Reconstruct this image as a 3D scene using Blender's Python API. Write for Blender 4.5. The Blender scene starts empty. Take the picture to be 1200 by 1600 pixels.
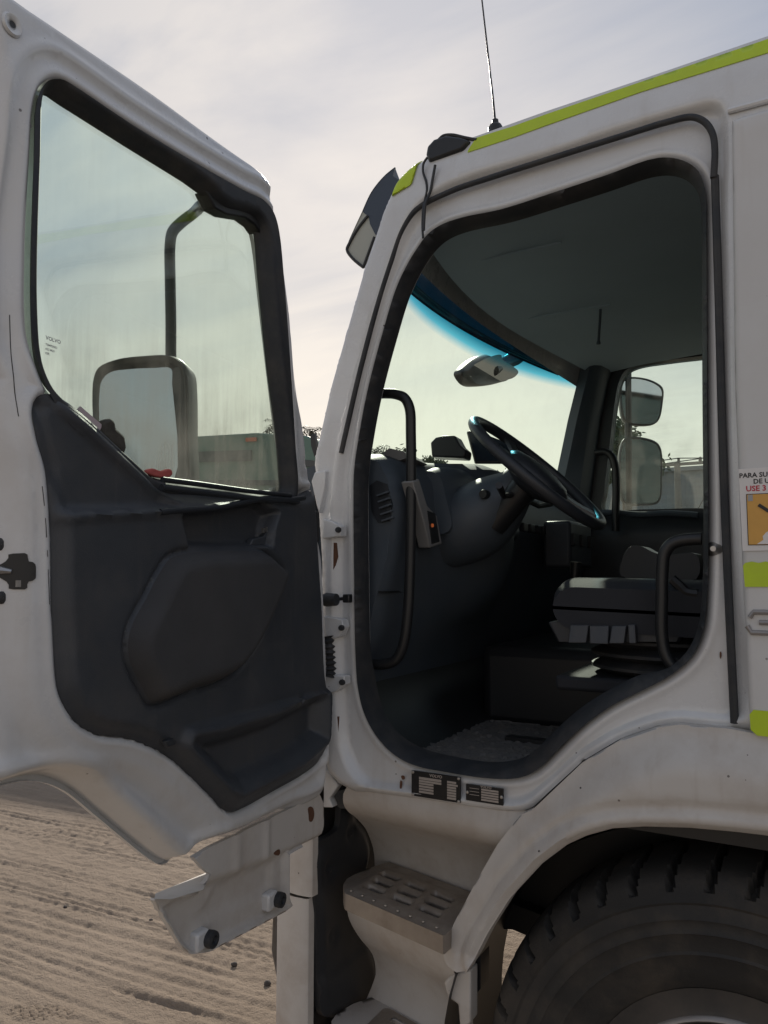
import bpy, bmesh, math, random
import numpy as np
from mathutils import Vector, Matrix
from mathutils.geometry import delaunay_2d_cdt
from mathutils import noise as mnoise

scene = bpy.context.scene
COL = scene.collection
random.seed(7)
rng = np.random.default_rng(7)

# ------------------------------------------------------------------ camera
cam_data = bpy.data.cameras.new('camera')
cam = bpy.data.objects.new('camera', cam_data)
COL.objects.link(cam)
cam.location = (0.0, 0.0, 1.67)
cam.rotation_euler = (math.radians(94.7), 0.0, math.radians(29.8))
cam_data.sensor_fit = 'VERTICAL'
cam_data.sensor_height = 36.0
cam_data.lens = 27.0
cam_data.clip_start = 0.05
cam_data.clip_end = 3000.0
scene.camera = cam

# ------------------------------------------------------------------ sun and sky
SUN_EL = math.radians(33.0)
SUN_HEAD = math.radians(31.0)          # degrees to the left of +Y
SUN_DIR = Vector((-math.sin(SUN_HEAD) * math.cos(SUN_EL), math.cos(SUN_HEAD) * math.cos(SUN_EL), math.sin(SUN_EL)))
sl = bpy.data.lights.new('sun', 'SUN')
sl.energy = 4.0
sl.angle = math.radians(1.5)
sl.color = (1.0, 0.91, 0.80)
so = bpy.data.objects.new('sun', sl)
COL.objects.link(so)
so.location = SUN_DIR * 60
so.rotation_euler = SUN_DIR.to_track_quat('Z', 'Y').to_euler()

world = bpy.data.worlds.new('World')
scene.world = world
world.use_nodes = True
WN = world.node_tree.nodes
WL = world.node_tree.links
WN.clear()


def wnode(t, **kw):
    n = WN.new(t)
    for k, v in kw.items():
        setattr(n, k, v)
    return n


w_out = wnode('ShaderNodeOutputWorld')
w_bg = wnode('ShaderNodeBackground')
w_bg.inputs['Strength'].default_value = 0.10
sky = wnode('ShaderNodeTexSky')
sky.sky_type = 'NISHITA'
sky.sun_disc = False
sky.sun_elevation = SUN_EL
sky.sun_rotation = -SUN_HEAD
sky.dust_density = 4.0
sky.air_density = 1.2
tc = wnode('ShaderNodeTexCoord')
# aureole of the veiled sun
dotn = wnode('ShaderNodeVectorMath', operation='DOT_PRODUCT')
dotn.inputs[1].default_value = SUN_DIR
WL.new(tc.outputs['Generated'], dotn.inputs[0])
glow = wnode('ShaderNodeMapRange')
glow.interpolation_type = 'SMOOTHSTEP'
glow.inputs['From Min'].default_value = 0.72
glow.inputs['From Max'].default_value = 1.0
WL.new(dotn.outputs['Value'], glow.inputs['Value'])
# cloud sheet, stretched flat
sep = wnode('ShaderNodeSeparateXYZ')
WL.new(tc.outputs['Generated'], sep.inputs[0])
zc = wnode('ShaderNodeMath', operation='MAXIMUM'); zc.inputs[1].default_value = 0.0
WL.new(sep.outputs['Z'], zc.inputs[0])
za = wnode('ShaderNodeMath', operation='ADD'); za.inputs[1].default_value = 0.22
WL.new(zc.outputs[0], za.inputs[0])
dx = wnode('ShaderNodeMath', operation='DIVIDE'); WL.new(sep.outputs['X'], dx.inputs[0]); WL.new(za.outputs[0], dx.inputs[1])
dy = wnode('ShaderNodeMath', operation='DIVIDE'); WL.new(sep.outputs['Y'], dy.inputs[0]); WL.new(za.outputs[0], dy.inputs[1])
cmb = wnode('ShaderNodeCombineXYZ'); WL.new(dx.outputs[0], cmb.inputs[0]); WL.new(dy.outputs[0], cmb.inputs[1])
mp = wnode('ShaderNodeMapping')
mp.inputs['Rotation'].default_value = (0, 0, math.radians(-38))
mp.inputs['Scale'].default_value = (0.5, 1.3, 1.0)
mp.inputs['Location'].default_value = (0.4, 0.75, 0.0)
WL.new(cmb.outputs[0], mp.inputs[0])
n1 = wnode('ShaderNodeTexNoise')
n1.inputs['Scale'].default_value = 2.2
n1.inputs['Detail'].default_value = 7.0
n1.inputs['Roughness'].default_value = 0.52
n1.inputs['Distortion'].default_value = 0.5
WL.new(mp.outputs[0], n1.inputs['Vector'])
cr = wnode('ShaderNodeValToRGB')
cr.color_ramp.elements[0].position = 0.38
cr.color_ramp.elements[0].color = (0, 0, 0, 1)
cr.color_ramp.elements[1].position = 0.58
cr.color_ramp.elements[1].color = (1, 1, 1, 1)
WL.new(n1.outputs['Fac'], cr.inputs[0])
# veil colours: blue-grey thin parts, pale mauve-white thick parts
cl = wnode('ShaderNodeMixRGB')
cl.inputs[1].default_value = (2.35, 3.05, 4.4, 1)
cl.inputs[2].default_value = (4.7, 4.9, 5.5, 1)
WL.new(cr.outputs[0], cl.inputs[0])
# horizon haze
hz = wnode('ShaderNodeMapRange')
hz.interpolation_type = 'SMOOTHSTEP'
hz.inputs['From Min'].default_value = 0.44
hz.inputs['From Max'].default_value = 0.10
WL.new(zc.outputs[0], hz.inputs['Value'])
hm = wnode('ShaderNodeMixRGB')
hm.inputs[2].default_value = (9.3, 8.6, 7.7, 1)
WL.new(hz.outputs[0], hm.inputs[0])
WL.new(cl.outputs[0], hm.inputs[1])
gm = wnode('ShaderNodeMixRGB'); gm.blend_type = 'ADD'
gm.inputs[2].default_value = (2.6, 2.1, 1.4, 1)
gp = wnode('ShaderNodeMath', operation='POWER'); gp.inputs[1].default_value = 2.6
WL.new(glow.outputs[0], gp.inputs[0])
WL.new(gp.outputs[0], gm.inputs[0])
WL.new(hm.outputs[0], gm.inputs[1])
# the veil is brightest towards the sun and dimmest away from it
fall = wnode('ShaderNodeMapRange')
fall.inputs['From Min'].default_value = -1.0
fall.inputs['From Max'].default_value = 1.0
fall.inputs['To Min'].default_value = 0.0
fall.inputs['To Max'].default_value = 1.0
WL.new(dotn.outputs['Value'], fall.inputs['Value'])
fp = wnode('ShaderNodeMath', operation='POWER'); fp.inputs[1].default_value = 2.0
WL.new(fall.outputs[0], fp.inputs[0])
fs = wnode('ShaderNodeMapRange'); fs.inputs['To Min'].default_value = 0.88; fs.inputs['To Max'].default_value = 1.0
WL.new(fp.outputs[0], fs.inputs['Value'])
fmul = wnode('ShaderNodeVectorMath', operation='SCALE')
WL.new(gm.outputs[0], fmul.inputs[0]); WL.new(fs.outputs[0], fmul.inputs['Scale'])
# physical sky shows faintly through the veil
vm = wnode('ShaderNodeMixRGB')
vm.inputs[0].default_value = 0.97
WL.new(sky.outputs[0], vm.inputs[1])
WL.new(fmul.outputs[0], vm.inputs[2])
WL.new(vm.outputs[0], w_bg.inputs['Color'])
WL.new(w_bg.outputs[0], w_out.inputs[0])

scene.render.engine = 'CYCLES'
scene.render.resolution_x = 768
scene.render.resolution_y = 1024
scene.view_settings.view_transform = 'Standard'
scene.view_settings.look = 'None'
scene.view_settings.exposure = 0.0
scene.view_settings.gamma = 1.0
scene.cycles.max_bounces = 10
scene.cycles.transparent_max_bounces = 16
scene.cycles.sample_clamp_indirect = 6.0

# ------------------------------------------------------------------ materials
MATS = {}


def nmat(name):
    m = bpy.data.materials.new(name)
    m.use_nodes = True
    m.node_tree.nodes.clear()
    MATS[name] = m
    return m, m.node_tree.nodes, m.node_tree.links


def surf(name, col, rough=0.5, metal=0.0, var=0.12, vscale=6.0, bump=0.0, bscale=200.0, dirt=None, dirt_amt=0.0,
         dscale=5.0, coat=0.0, spec=0.5, stretch=(1, 1, 1), lowdirt=None, fine=0.0, specks=0.0, streaks=None):
    """Principled surface with mottled colour, dirt patches and fine relief."""
    m, N, L = nmat(name)
    out = N.new('ShaderNodeOutputMaterial')
    b = N.new('ShaderNodeBsdfPrincipled')
    L.new(b.outputs[0], out.inputs[0])
    t = N.new('ShaderNodeNewGeometry')
    mapn = N.new('ShaderNodeMapping')
    mapn.inputs['Scale'].default_value = stretch
    L.new(t.outputs['Position'], mapn.inputs[0])
    P = mapn.outputs[0]
    n = N.new('ShaderNodeTexNoise')
    n.inputs['Scale'].default_value = vscale
    n.inputs['Detail'].default_value = 6
    L.new(P, n.inputs['Vector'])
    mx = N.new('ShaderNodeMixRGB')
    mx.inputs[1].default_value = tuple(c * (1 - var) for c in col) + (1,)
    mx.inputs[2].default_value = tuple(min(1, c * (1 + var)) for c in col) + (1,)
    L.new(n.outputs['Fac'], mx.inputs[0])
    last = mx.outputs[0]
    rlast = None
    if dirt:
        n2 = N.new('ShaderNodeTexNoise')
        n2.inputs['Scale'].default_value = dscale
        n2.inputs['Detail'].default_value = 9
        n2.inputs['Roughness'].default_value = 0.68
        L.new(P, n2.inputs['Vector'])
        rp = N.new('ShaderNodeMapRange')
        rp.inputs['From Min'].default_value = 0.45
        rp.inputs['From Max'].default_value = 0.75
        rp.inputs['To Max'].default_value = dirt_amt
        L.new(n2.outputs['Fac'], rp.inputs['Value'])
        f = rp.outputs[0]
        if lowdirt:
            z0, z1, amt = lowdirt
            sp = N.new('ShaderNodeSeparateXYZ')
            L.new(t.outputs['Position'], sp.inputs[0])
            zr = N.new('ShaderNodeMapRange')
            zr.inputs['From Min'].default_value = z1
            zr.inputs['From Max'].default_value = z0
            zr.inputs['To Max'].default_value = amt
            L.new(sp.outputs['Z'], zr.inputs['Value'])
            ml = N.new('ShaderNodeMath'); ml.operation = 'MULTIPLY'
            L.new(zr.outputs[0], ml.inputs[0]); L.new(n2.outputs['Fac'], ml.inputs[1])
            ad = N.new('ShaderNodeMath'); ad.operation = 'ADD'; ad.use_clamp = True
            L.new(ml.outputs[0], ad.inputs[0]); L.new(f, ad.inputs[1])
            f = ad.outputs[0]
        m2 = N.new('ShaderNodeMixRGB')
        m2.inputs[2].default_value = tuple(dirt) + (1,)
        L.new(f, m2.inputs[0]); L.new(last, m2.inputs[1])
        last = m2.outputs[0]
        rr = N.new('ShaderNodeMapRange')
        rr.inputs['To Min'].default_value = rough
        rr.inputs['To Max'].default_value = min(1, rough + 0.45)
        L.new(f, rr.inputs['Value'])
        rlast = rr.outputs[0]
    if streaks:
        # faint runs of grime, long in Z
        ms = N.new('ShaderNodeMapping'); ms.inputs['Scale'].default_value = (34, 34, 2.2)
        L.new(t.outputs['Position'], ms.inputs[0])
        ns = N.new('ShaderNodeTexNoise'); ns.inputs['Scale'].default_value = 1.0; ns.inputs['Detail'].default_value = 5
        L.new(ms.outputs[0], ns.inputs['Vector'])
        rs = N.new('ShaderNodeMapRange'); rs.inputs['From Min'].default_value = 0.58; rs.inputs['From Max'].default_value = 0.78
        rs.inputs['To Max'].default_value = streaks[1]
        L.new(ns.outputs['Fac'], rs.inputs['Value'])
        m4 = N.new('ShaderNodeMixRGB'); m4.inputs[2].default_value = tuple(streaks[0]) + (1,)
        L.new(rs.outputs[0], m4.inputs[0]); L.new(last, m4.inputs[1])
        last = m4.outputs[0]
    if specks:
        # stone chips and splashes: sparse irregular dots
        vo = N.new('ShaderNodeTexVoronoi'); vo.inputs['Scale'].default_value = 26.0
        L.new(t.outputs['Position'], vo.inputs['Vector'])
        sc = N.new('ShaderNodeSeparateColor'); L.new(vo.outputs['Color'], sc.inputs[0])
        th = N.new('ShaderNodeMath'); th.operation = 'MULTIPLY'; th.inputs[1].default_value = 0.10
        pw = N.new('ShaderNodeMath'); pw.operation = 'POWER'; pw.inputs[1].default_value = 5.0
        L.new(sc.outputs[0], pw.inputs[0]); L.new(pw.outputs[0], th.inputs[0])
        lt = N.new('ShaderNodeMath'); lt.operation = 'LESS_THAN'
        L.new(vo.outputs['Distance'], lt.inputs[0]); L.new(th.outputs[0], lt.inputs[1])
        ml2 = N.new('ShaderNodeMath'); ml2.operation = 'MULTIPLY'; ml2.inputs[1].default_value = specks
        L.new(lt.outputs[0], ml2.inputs[0])
        m5 = N.new('ShaderNodeMixRGB'); m5.inputs[2].default_value = (0.07, 0.05, 0.04, 1)
        L.new(ml2.outputs[0], m5.inputs[0]); L.new(last, m5.inputs[1])
        last = m5.outputs[0]
    L.new(last, b.inputs['Base Color'])
    if rlast:
        L.new(rlast, b.inputs['Roughness'])
    else:
        b.inputs['Roughness'].default_value = rough
    b.inputs['Metallic'].default_value = metal
    b.inputs['Specular IOR Level'].default_value = spec
    if coat:
        b.inputs['Coat Weight'].default_value = coat
        b.inputs['Coat Roughness'].default_value = 0.12
    if bump:
        nb = N.new('ShaderNodeTexNoise')
        nb.inputs['Scale'].default_value = bscale
        nb.inputs['Detail'].default_value = 3
        L.new(P, nb.inputs['Vector'])
        bp = N.new('ShaderNodeBump')
        bp.inputs['Strength'].default_value = bump
        bp.inputs['Distance'].default_value = 0.002
        L.new(nb.outputs['Fac'], bp.inputs['Height'])
        L.new(bp.outputs[0], b.inputs['Normal'])
    return m


DUST = (0.36, 0.29, 0.22)
PAINT = surf('white_paint', (0.66, 0.672, 0.685), 0.26, var=0.04, vscale=2.5, dirt=DUST, dirt_amt=0.20, dscale=7, coat=0.5,
             lowdirt=(0.4, 1.6, 0.4), bump=0.02, bscale=60, specks=0.8, streaks=((0.46, 0.43, 0.39), 0.25))
PAINT2 = surf('dusty_white_plastic', (0.585, 0.56, 0.53), 0.5, var=0.06, vscale=3, dirt=(0.33, 0.26, 0.20), dirt_amt=0.4, dscale=6,
              lowdirt=(0.2, 1.2, 0.6), bump=0.06, bscale=90, specks=0.8, streaks=((0.36, 0.30, 0.24), 0.3))
PANELP = surf('white_panel_paint', (0.62, 0.62, 0.62), 0.42, var=0.04, vscale=3, dirt=DUST, dirt_amt=0.12, dscale=5, bump=0.03, bscale=120, specks=0.6, streaks=((0.46, 0.42, 0.38), 0.2))
TRIM = surf('charcoal_trim_plastic', (0.046, 0.052, 0.062), 0.46, var=0.2, vscale=9, bump=0.35, bscale=500,
            dirt=(0.15, 0.135, 0.12), dirt_amt=0.30, dscale=5, streaks=((0.12, 0.115, 0.11), 0.25))
TRIMD = surf('dark_trim_plastic', (0.026, 0.030, 0.037), 0.42, var=0.18, vscale=9, bump=0.2, bscale=700)
CLOTHP = surf('grey_armrest_cloth', (0.054, 0.055, 0.059), 0.85, var=0.16, vscale=14, bump=0.6, bscale=600, dirt=(0.12, 0.11, 0.10), dirt_amt=0.2)
INTER = surf('interior_grey_plastic', (0.066, 0.084, 0.106), 0.5, var=0.14, vscale=6, bump=0.2, bscale=600, dirt=(0.2, 0.17, 0.14), dirt_amt=0.12)  # colour lifted towards blue to stand for lens veil inside the cab
HEADL = surf('headliner_cloth', (0.34, 0.43, 0.50), 0.9, var=0.08, vscale=4, bump=0.3, bscale=500)  # blue of the lens veil put into the cloth colour
LGREY = surf('light_grey_plastic', (0.22, 0.22, 0.22), 0.45, var=0.08, bump=0.1, bscale=500)
RUBBER = surf('black_rubber', (0.026, 0.029, 0.034), 0.62, var=0.25, vscale=20, dirt=(0.20, 0.17, 0.14), dirt_amt=0.22, dscale=12, bump=0.15, bscale=300)
TYRE = surf('tyre_rubber', (0.024, 0.023, 0.022), 0.72, var=0.25, vscale=12, dirt=(0.17, 0.135, 0.10), dirt_amt=0.30, dscale=7, bump=0.3, bscale=180)
SHIELD = surf('black_splash_plastic', (0.020, 0.022, 0.026), 0.5, var=0.25, vscale=9, dirt=(0.12, 0.11, 0.10), dirt_amt=0.14, dscale=8, bump=0.2, bscale=200)
STEEL = surf('worn_step_steel', (0.34, 0.30, 0.26), 0.48, metal=0.55, var=0.3, vscale=18, dirt=(0.24, 0.18, 0.13), dirt_amt=0.5, dscale=14, bump=0.3, bscale=160)
ALU = surf('bare_metal', (0.45, 0.44, 0.43), 0.35, metal=0.9, var=0.15, vscale=20, dirt=(0.2, 0.16, 0.12), dirt_amt=0.3, dscale=10)
RIMM = surf('dark_rim_steel', (0.05, 0.047, 0.045), 0.55, metal=0.3, var=0.25, vscale=10, dirt=(0.16, 0.13, 0.1), dirt_amt=0.4)
RIMF = surf('rim_edge_steel', (0.30, 0.28, 0.27), 0.4, metal=0.6, var=0.15, vscale=20, dirt=(0.2, 0.16, 0.12), dirt_amt=0.3)
LIME = surf('lime_reflective_tape', (0.50, 0.66, 0.015), 0.42, var=0.07, vscale=30, bump=0.15, bscale=500, dirt=(0.35, 0.36, 0.12), dirt_amt=0.25, dscale=10)
CARPET = surf('dusty_carpet', (0.13, 0.125, 0.12), 0.95, var=0.45, vscale=90, bump=1.0, bscale=140, dirt=(0.22, 0.18, 0.14), dirt_amt=0.5, dscale=20)
SEATC = surf('seat_fabric', (0.018, 0.020, 0.026), 0.75, var=0.15, vscale=12, bump=0.4, bscale=600)
PAPER = surf('paper_white', (0.72, 0.70, 0.69), 0.5, var=0.03)
ORANGE = surf('print_ochre', (0.66, 0.36, 0.08), 0.5, var=0.1, vscale=30)
INK = surf('print_black', (0.02, 0.02, 0.022), 0.5, var=0.05)
REDINK = surf('print_red', (0.50, 0.03, 0.06), 0.5, var=0.05)
GREYINK = surf('print_grey', (0.35, 0.35, 0.36), 0.5, var=0.05)
PLATE = surf('plate_black', (0.014, 0.014, 0.015), 0.4, var=0.15, vscale=30, dirt=(0.12, 0.10, 0.09), dirt_amt=0.12, dscale=20, spec=0.3)
PLATEF = surf('plate_field_silver', (0.40, 0.36, 0.33), 0.45, metal=0.2, var=0.12, vscale=60)
EMBL = surf('emblem_silver', (0.30, 0.28, 0.27), 0.4, metal=0.4, var=0.1)
GREENP = surf('green_vehicle_paint', (0.11, 0.20, 0.16), 0.4, var=0.1, vscale=2, dirt=(0.33, 0.31, 0.26), dirt_amt=0.4, dscale=2)
GREEND = surf('dark_vehicle_glass', (0.03, 0.04, 0.045), 0.15, var=0.1)
BARK = surf('bark', (0.12, 0.095, 0.075), 0.9, var=0.3, vscale=8, bump=0.5, bscale=40)
LEAF = surf('leaf', (0.055, 0.075, 0.035), 0.6, var=0.45, vscale=1.5)
FROND = surf('palm_frond', (0.05, 0.065, 0.035), 0.6, var=0.4, vscale=2)
WALLM = surf('blue_grey_sheet_metal', (0.22, 0.25, 0.28), 0.6, var=0.1, vscale=0.6, dirt=(0.3, 0.27, 0.23), dirt_amt=0.4, dscale=0.8)
CONC = surf('concrete_pole', (0.30, 0.28, 0.26), 0.85, var=0.15, vscale=4, bump=0.3, bscale=60)
STONE = surf('dark_stone', (0.07, 0.06, 0.055), 0.85, var=0.3, vscale=40, bump=0.5, bscale=150)
REDC = surf('red_cloth', (0.45, 0.10, 0.09), 0.9, var=0.3, vscale=40)
BLACKP = surf('black_plastic', (0.017, 0.018, 0.02), 0.4, var=0.1)
SCREEN = surf('dark_screen', (0.02, 0.03, 0.045), 0.12, var=0.1)
RUST = surf('rust', (0.12, 0.055, 0.03), 0.85, var=0.4, vscale=60)


def mirror_mat():
    m, N, L = nmat('mirror_glass')
    out = N.new('ShaderNodeOutputMaterial'); b = N.new('ShaderNodeBsdfPrincipled')
    b.inputs['Base Color'].default_value = (0.46, 0.50, 0.56, 1); b.inputs['Metallic'].default_value = 1
    b.inputs['Roughness'].default_value = 0.07
    L.new(b.outputs[0], out.inputs[0])
    return m


MIRROR = mirror_mat()


def glass(name, tint, dust=(0.5, 0.47, 0.42), dust_lo=0.02, dust_hi=0.06, zlow=None, band=None, streak=(60, 60, 4), refl=0.06, grime=0.25):
    """Thin pane: tinted see-through, clear reflection, dust film (more near zlow), optional sun band."""
    m, N, L = nmat(name)
    out = N.new('ShaderNodeOutputMaterial')
    tr = N.new('ShaderNodeBsdfTransparent')
    tr.inputs[0].default_value = tuple(tint) + (1,)
    geo = N.new('ShaderNodeNewGeometry')
    sp = N.new('ShaderNodeSeparateXYZ'); L.new(geo.outputs['Position'], sp.inputs[0])
    if band:
        # band: list of (position, colour) on a height ramp from z0 to z1, with sideways sag
        z0, z1, cols = band
        mr = N.new('ShaderNodeMapRange')
        mr.inputs['From Min'].default_value = z0
        mr.inputs['From Max'].default_value = z1
        L.new(sp.outputs['Z'], mr.inputs['Value'])
        rp = N.new('ShaderNodeValToRGB')
        el = rp.color_ramp.elements
        el[0].position = cols[0][0]; el[0].color = tuple(cols[0][1]) + (1,)
        el[1].position = cols[-1][0]; el[1].color = tuple(cols[-1][1]) + (1,)
        for p, c in cols[1:-1]:
            e = el.new(p); e.color = tuple(c) + (1,)
        L.new(mr.outputs[0], rp.inputs[0])
        L.new(rp.outputs[0], tr.inputs[0])
    gl = N.new('ShaderNodeBsdfGlossy'); gl.inputs['Roughness'].default_value = 0.02
    fr = N.new('ShaderNodeFresnel'); fr.inputs[0].default_value = 1.45
    mx = N.new('ShaderNodeMixShader')
    fm = N.new('ShaderNodeMath'); fm.operation = 'MULTIPLY'; fm.inputs[1].default_value = refl / 0.04 * 0.16
    fm.use_clamp = True
    L.new(fr.outputs[0], fm.inputs[0])
    L.new(fm.outputs[0], mx.inputs[0]); L.new(tr.outputs[0], mx.inputs[1]); L.new(gl.outputs[0], mx.inputs[2])
    df = N.new('ShaderNodeBsdfDiffuse'); df.inputs[0].default_value = tuple(dust) + (1,)
    tl = N.new('ShaderNodeBsdfTranslucent'); tl.inputs[0].default_value = tuple(dust) + (1,)
    dd = N.new('ShaderNodeMixShader'); dd.inputs[0].default_value = 0.5
    L.new(df.outputs[0], dd.inputs[1]); L.new(tl.outputs[0], dd.inputs[2])
    mp = N.new('ShaderNodeMapping'); mp.inputs['Scale'].default_value = streak
    L.new(geo.outputs['Position'], mp.inputs[0])
    n = N.new('ShaderNodeTexNoise'); n.inputs['Scale'].default_value = 1.0; n.inputs['Detail'].default_value = 8; n.inputs['Roughness'].default_value = 0.7
    L.new(mp.outputs[0], n.inputs['Vector'])
    n2 = N.new('ShaderNodeTexNoise'); n2.inputs['Scale'].default_value = 9.0; n2.inputs['Detail'].default_value = 8
    L.new(geo.outputs['Position'], n2.inputs['Vector'])
    mu = N.new('ShaderNodeMath'); mu.operation = 'MULTIPLY'
    L.new(n.outputs['Fac'], mu.inputs[0]); L.new(n2.outputs['Fac'], mu.inputs[1])
    r1 = N.new('ShaderNodeMapRange'); r1.inputs['From Min'].default_value = 0.15; r1.inputs['From Max'].default_value = 0.45
    r1.inputs['To Min'].default_value = dust_lo; r1.inputs['To Max'].default_value = dust_hi
    L.new(mu.outputs[0], r1.inputs['Value'])
    f = r1.outputs[0]
    if zlow:
        zr = N.new('ShaderNodeMapRange')
        zr.inputs['From Min'].default_value = zlow[1]; zr.inputs['From Max'].default_value = zlow[0]
        L.new(sp.outputs['Z'], zr.inputs['Value'])
        pw = N.new('ShaderNodeMath'); pw.operation = 'POWER'; pw.inputs[1].default_value = 1.6
        L.new(zr.outputs[0], pw.inputs[0])
        r2 = N.new('ShaderNodeMapRange'); r2.inputs['From Min'].default_value = 0.12; r2.inputs['From Max'].default_value = 0.42
        r2.inputs['To Min'].default_value = 0.15 * grime; r2.inputs['To Max'].default_value = 2.2 * grime
        L.new(mu.outputs[0], r2.inputs['Value'])
        m2 = N.new('ShaderNodeMath'); m2.operation = 'MULTIPLY'
        L.new(pw.outputs[0], m2.inputs[0]); L.new(r2.outputs[0], m2.inputs[1])
        ad = N.new('ShaderNodeMath'); ad.operation = 'ADD'; ad.use_clamp = True
        L.new(m2.outputs[0], ad.inputs[0]); L.new(f, ad.inputs[1])
        f = ad.outputs[0]
    m3 = N.new('ShaderNodeMixShader')
    L.new(f, m3.inputs[0]); L.new(mx.outputs[0], m3.inputs[1]); L.new(dd.outputs[0], m3.inputs[2])
    L.new(m3.outputs[0], out.inputs[0])
    return m


GL_DOOR = glass('door_window_glass', (0.90, 0.975, 0.93), zlow=(1.87, 2.25), dust_lo=0.003, dust_hi=0.04, grime=0.30)
GL_FAR = glass('far_window_glass', (0.89, 0.965, 0.925), zlow=(1.95, 2.6), dust_lo=0.01, dust_hi=0.06, grime=0.16, streak=(4, 60, 30))
GL_WIND = glass('windshield_glass', (0.80, 0.90, 0.84), dust_lo=0.0, dust_hi=0.06, streak=(8, 8, 8),
                band=(2.5, 3.0, [(0.0, (0.80, 0.93, 0.85)), (0.34, (0.80, 0.93, 0.85)), (0.42, (0.11, 0.56, 0.74)), (0.50, (0.018, 0.24, 0.37)), (0.57, (0.012, 0.12, 0.20)), (1.0, (0.01, 0.07, 0.12))]))  # ramp top darkened in the tint to stand for visor and header shade
GL_VISOR = glass('smoked_visor_acrylic', (0.05, 0.065, 0.09), dust=(0.3, 0.32, 0.35), dust_lo=0.10, dust_hi=0.2, refl=0.07)
GL_PALE = glass('pale_visor_acrylic', (0.72, 0.76, 0.70), dust=(0.62, 0.63, 0.56), dust_lo=0.6, dust_hi=0.75, refl=0.05)

# ------------------------------------------------------------------ geometry helpers
POS = {}       # world base position of every object, for parenting


def shade(me, ang=38):
    bm = bmesh.new()
    bm.from_mesh(me)
    ca = math.cos(math.radians(ang))
    for f in bm.faces:
        f.smooth = True
    for e in bm.edges:
        if len(e.link_faces) == 2:
            e.smooth = e.link_faces[0].normal.dot(e.link_faces[1].normal) > ca
        else:
            e.smooth = True
    bm.to_mesh(me)
    bm.free()


def put(name, V, Fc, mat, parent=None, ang=38, kind=None, label=None, cat=None, group=None, bevel=0.0, recalc=False, wn=True):
    V = np.asarray(V, dtype=float).reshape(-1, 3)
    lo, hi = V.min(0), V.max(0)
    base = np.array([(lo[0] + hi[0]) / 2, (lo[1] + hi[1]) / 2, lo[2]])
    me = bpy.data.meshes.new(name)
    me.from_pydata([tuple(v) for v in V - base], [], [tuple(int(i) for i in f) for f in Fc])
    me.update()
    if recalc:
        bm = bmesh.new(); bm.from_mesh(me)
        bmesh.ops.remove_doubles(bm, verts=bm.verts, dist=1e-5)
        bmesh.ops.recalc_face_normals(bm, faces=bm.faces)
        bm.to_mesh(me); bm.free()
    shade(me, ang)
    me.materials.append(mat)
    o = bpy.data.objects.new(name, me)
    COL.objects.link(o)
    attach(o, base, parent)
    if bevel:
        b = o.modifiers.new('bevel', 'BEVEL')
        b.width = bevel; b.segments = 2; b.limit_method = 'ANGLE'; b.angle_limit = math.radians(38); b.harden_normals = False
    if kind: o['kind'] = kind
    if label: o['label'] = label
    if cat: o['category'] = cat
    if group: o['group'] = group
    return o


def attach(o, base, parent):
    base = np.asarray(base, float)
    POS[o.name] = base
    if parent is not None:
        o.parent = parent
        o.location = base - POS[parent.name]
    else:
        o.location = base


def thing(name, loc, label, cat, group=None):
    e = bpy.data.objects.new(name, None)
    e.empty_display_size = 0.3
    COL.objects.link(e)
    attach(e, loc, None)
    e['label'] = label; e['category'] = cat
    if group: e['group'] = group
    return e


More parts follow.
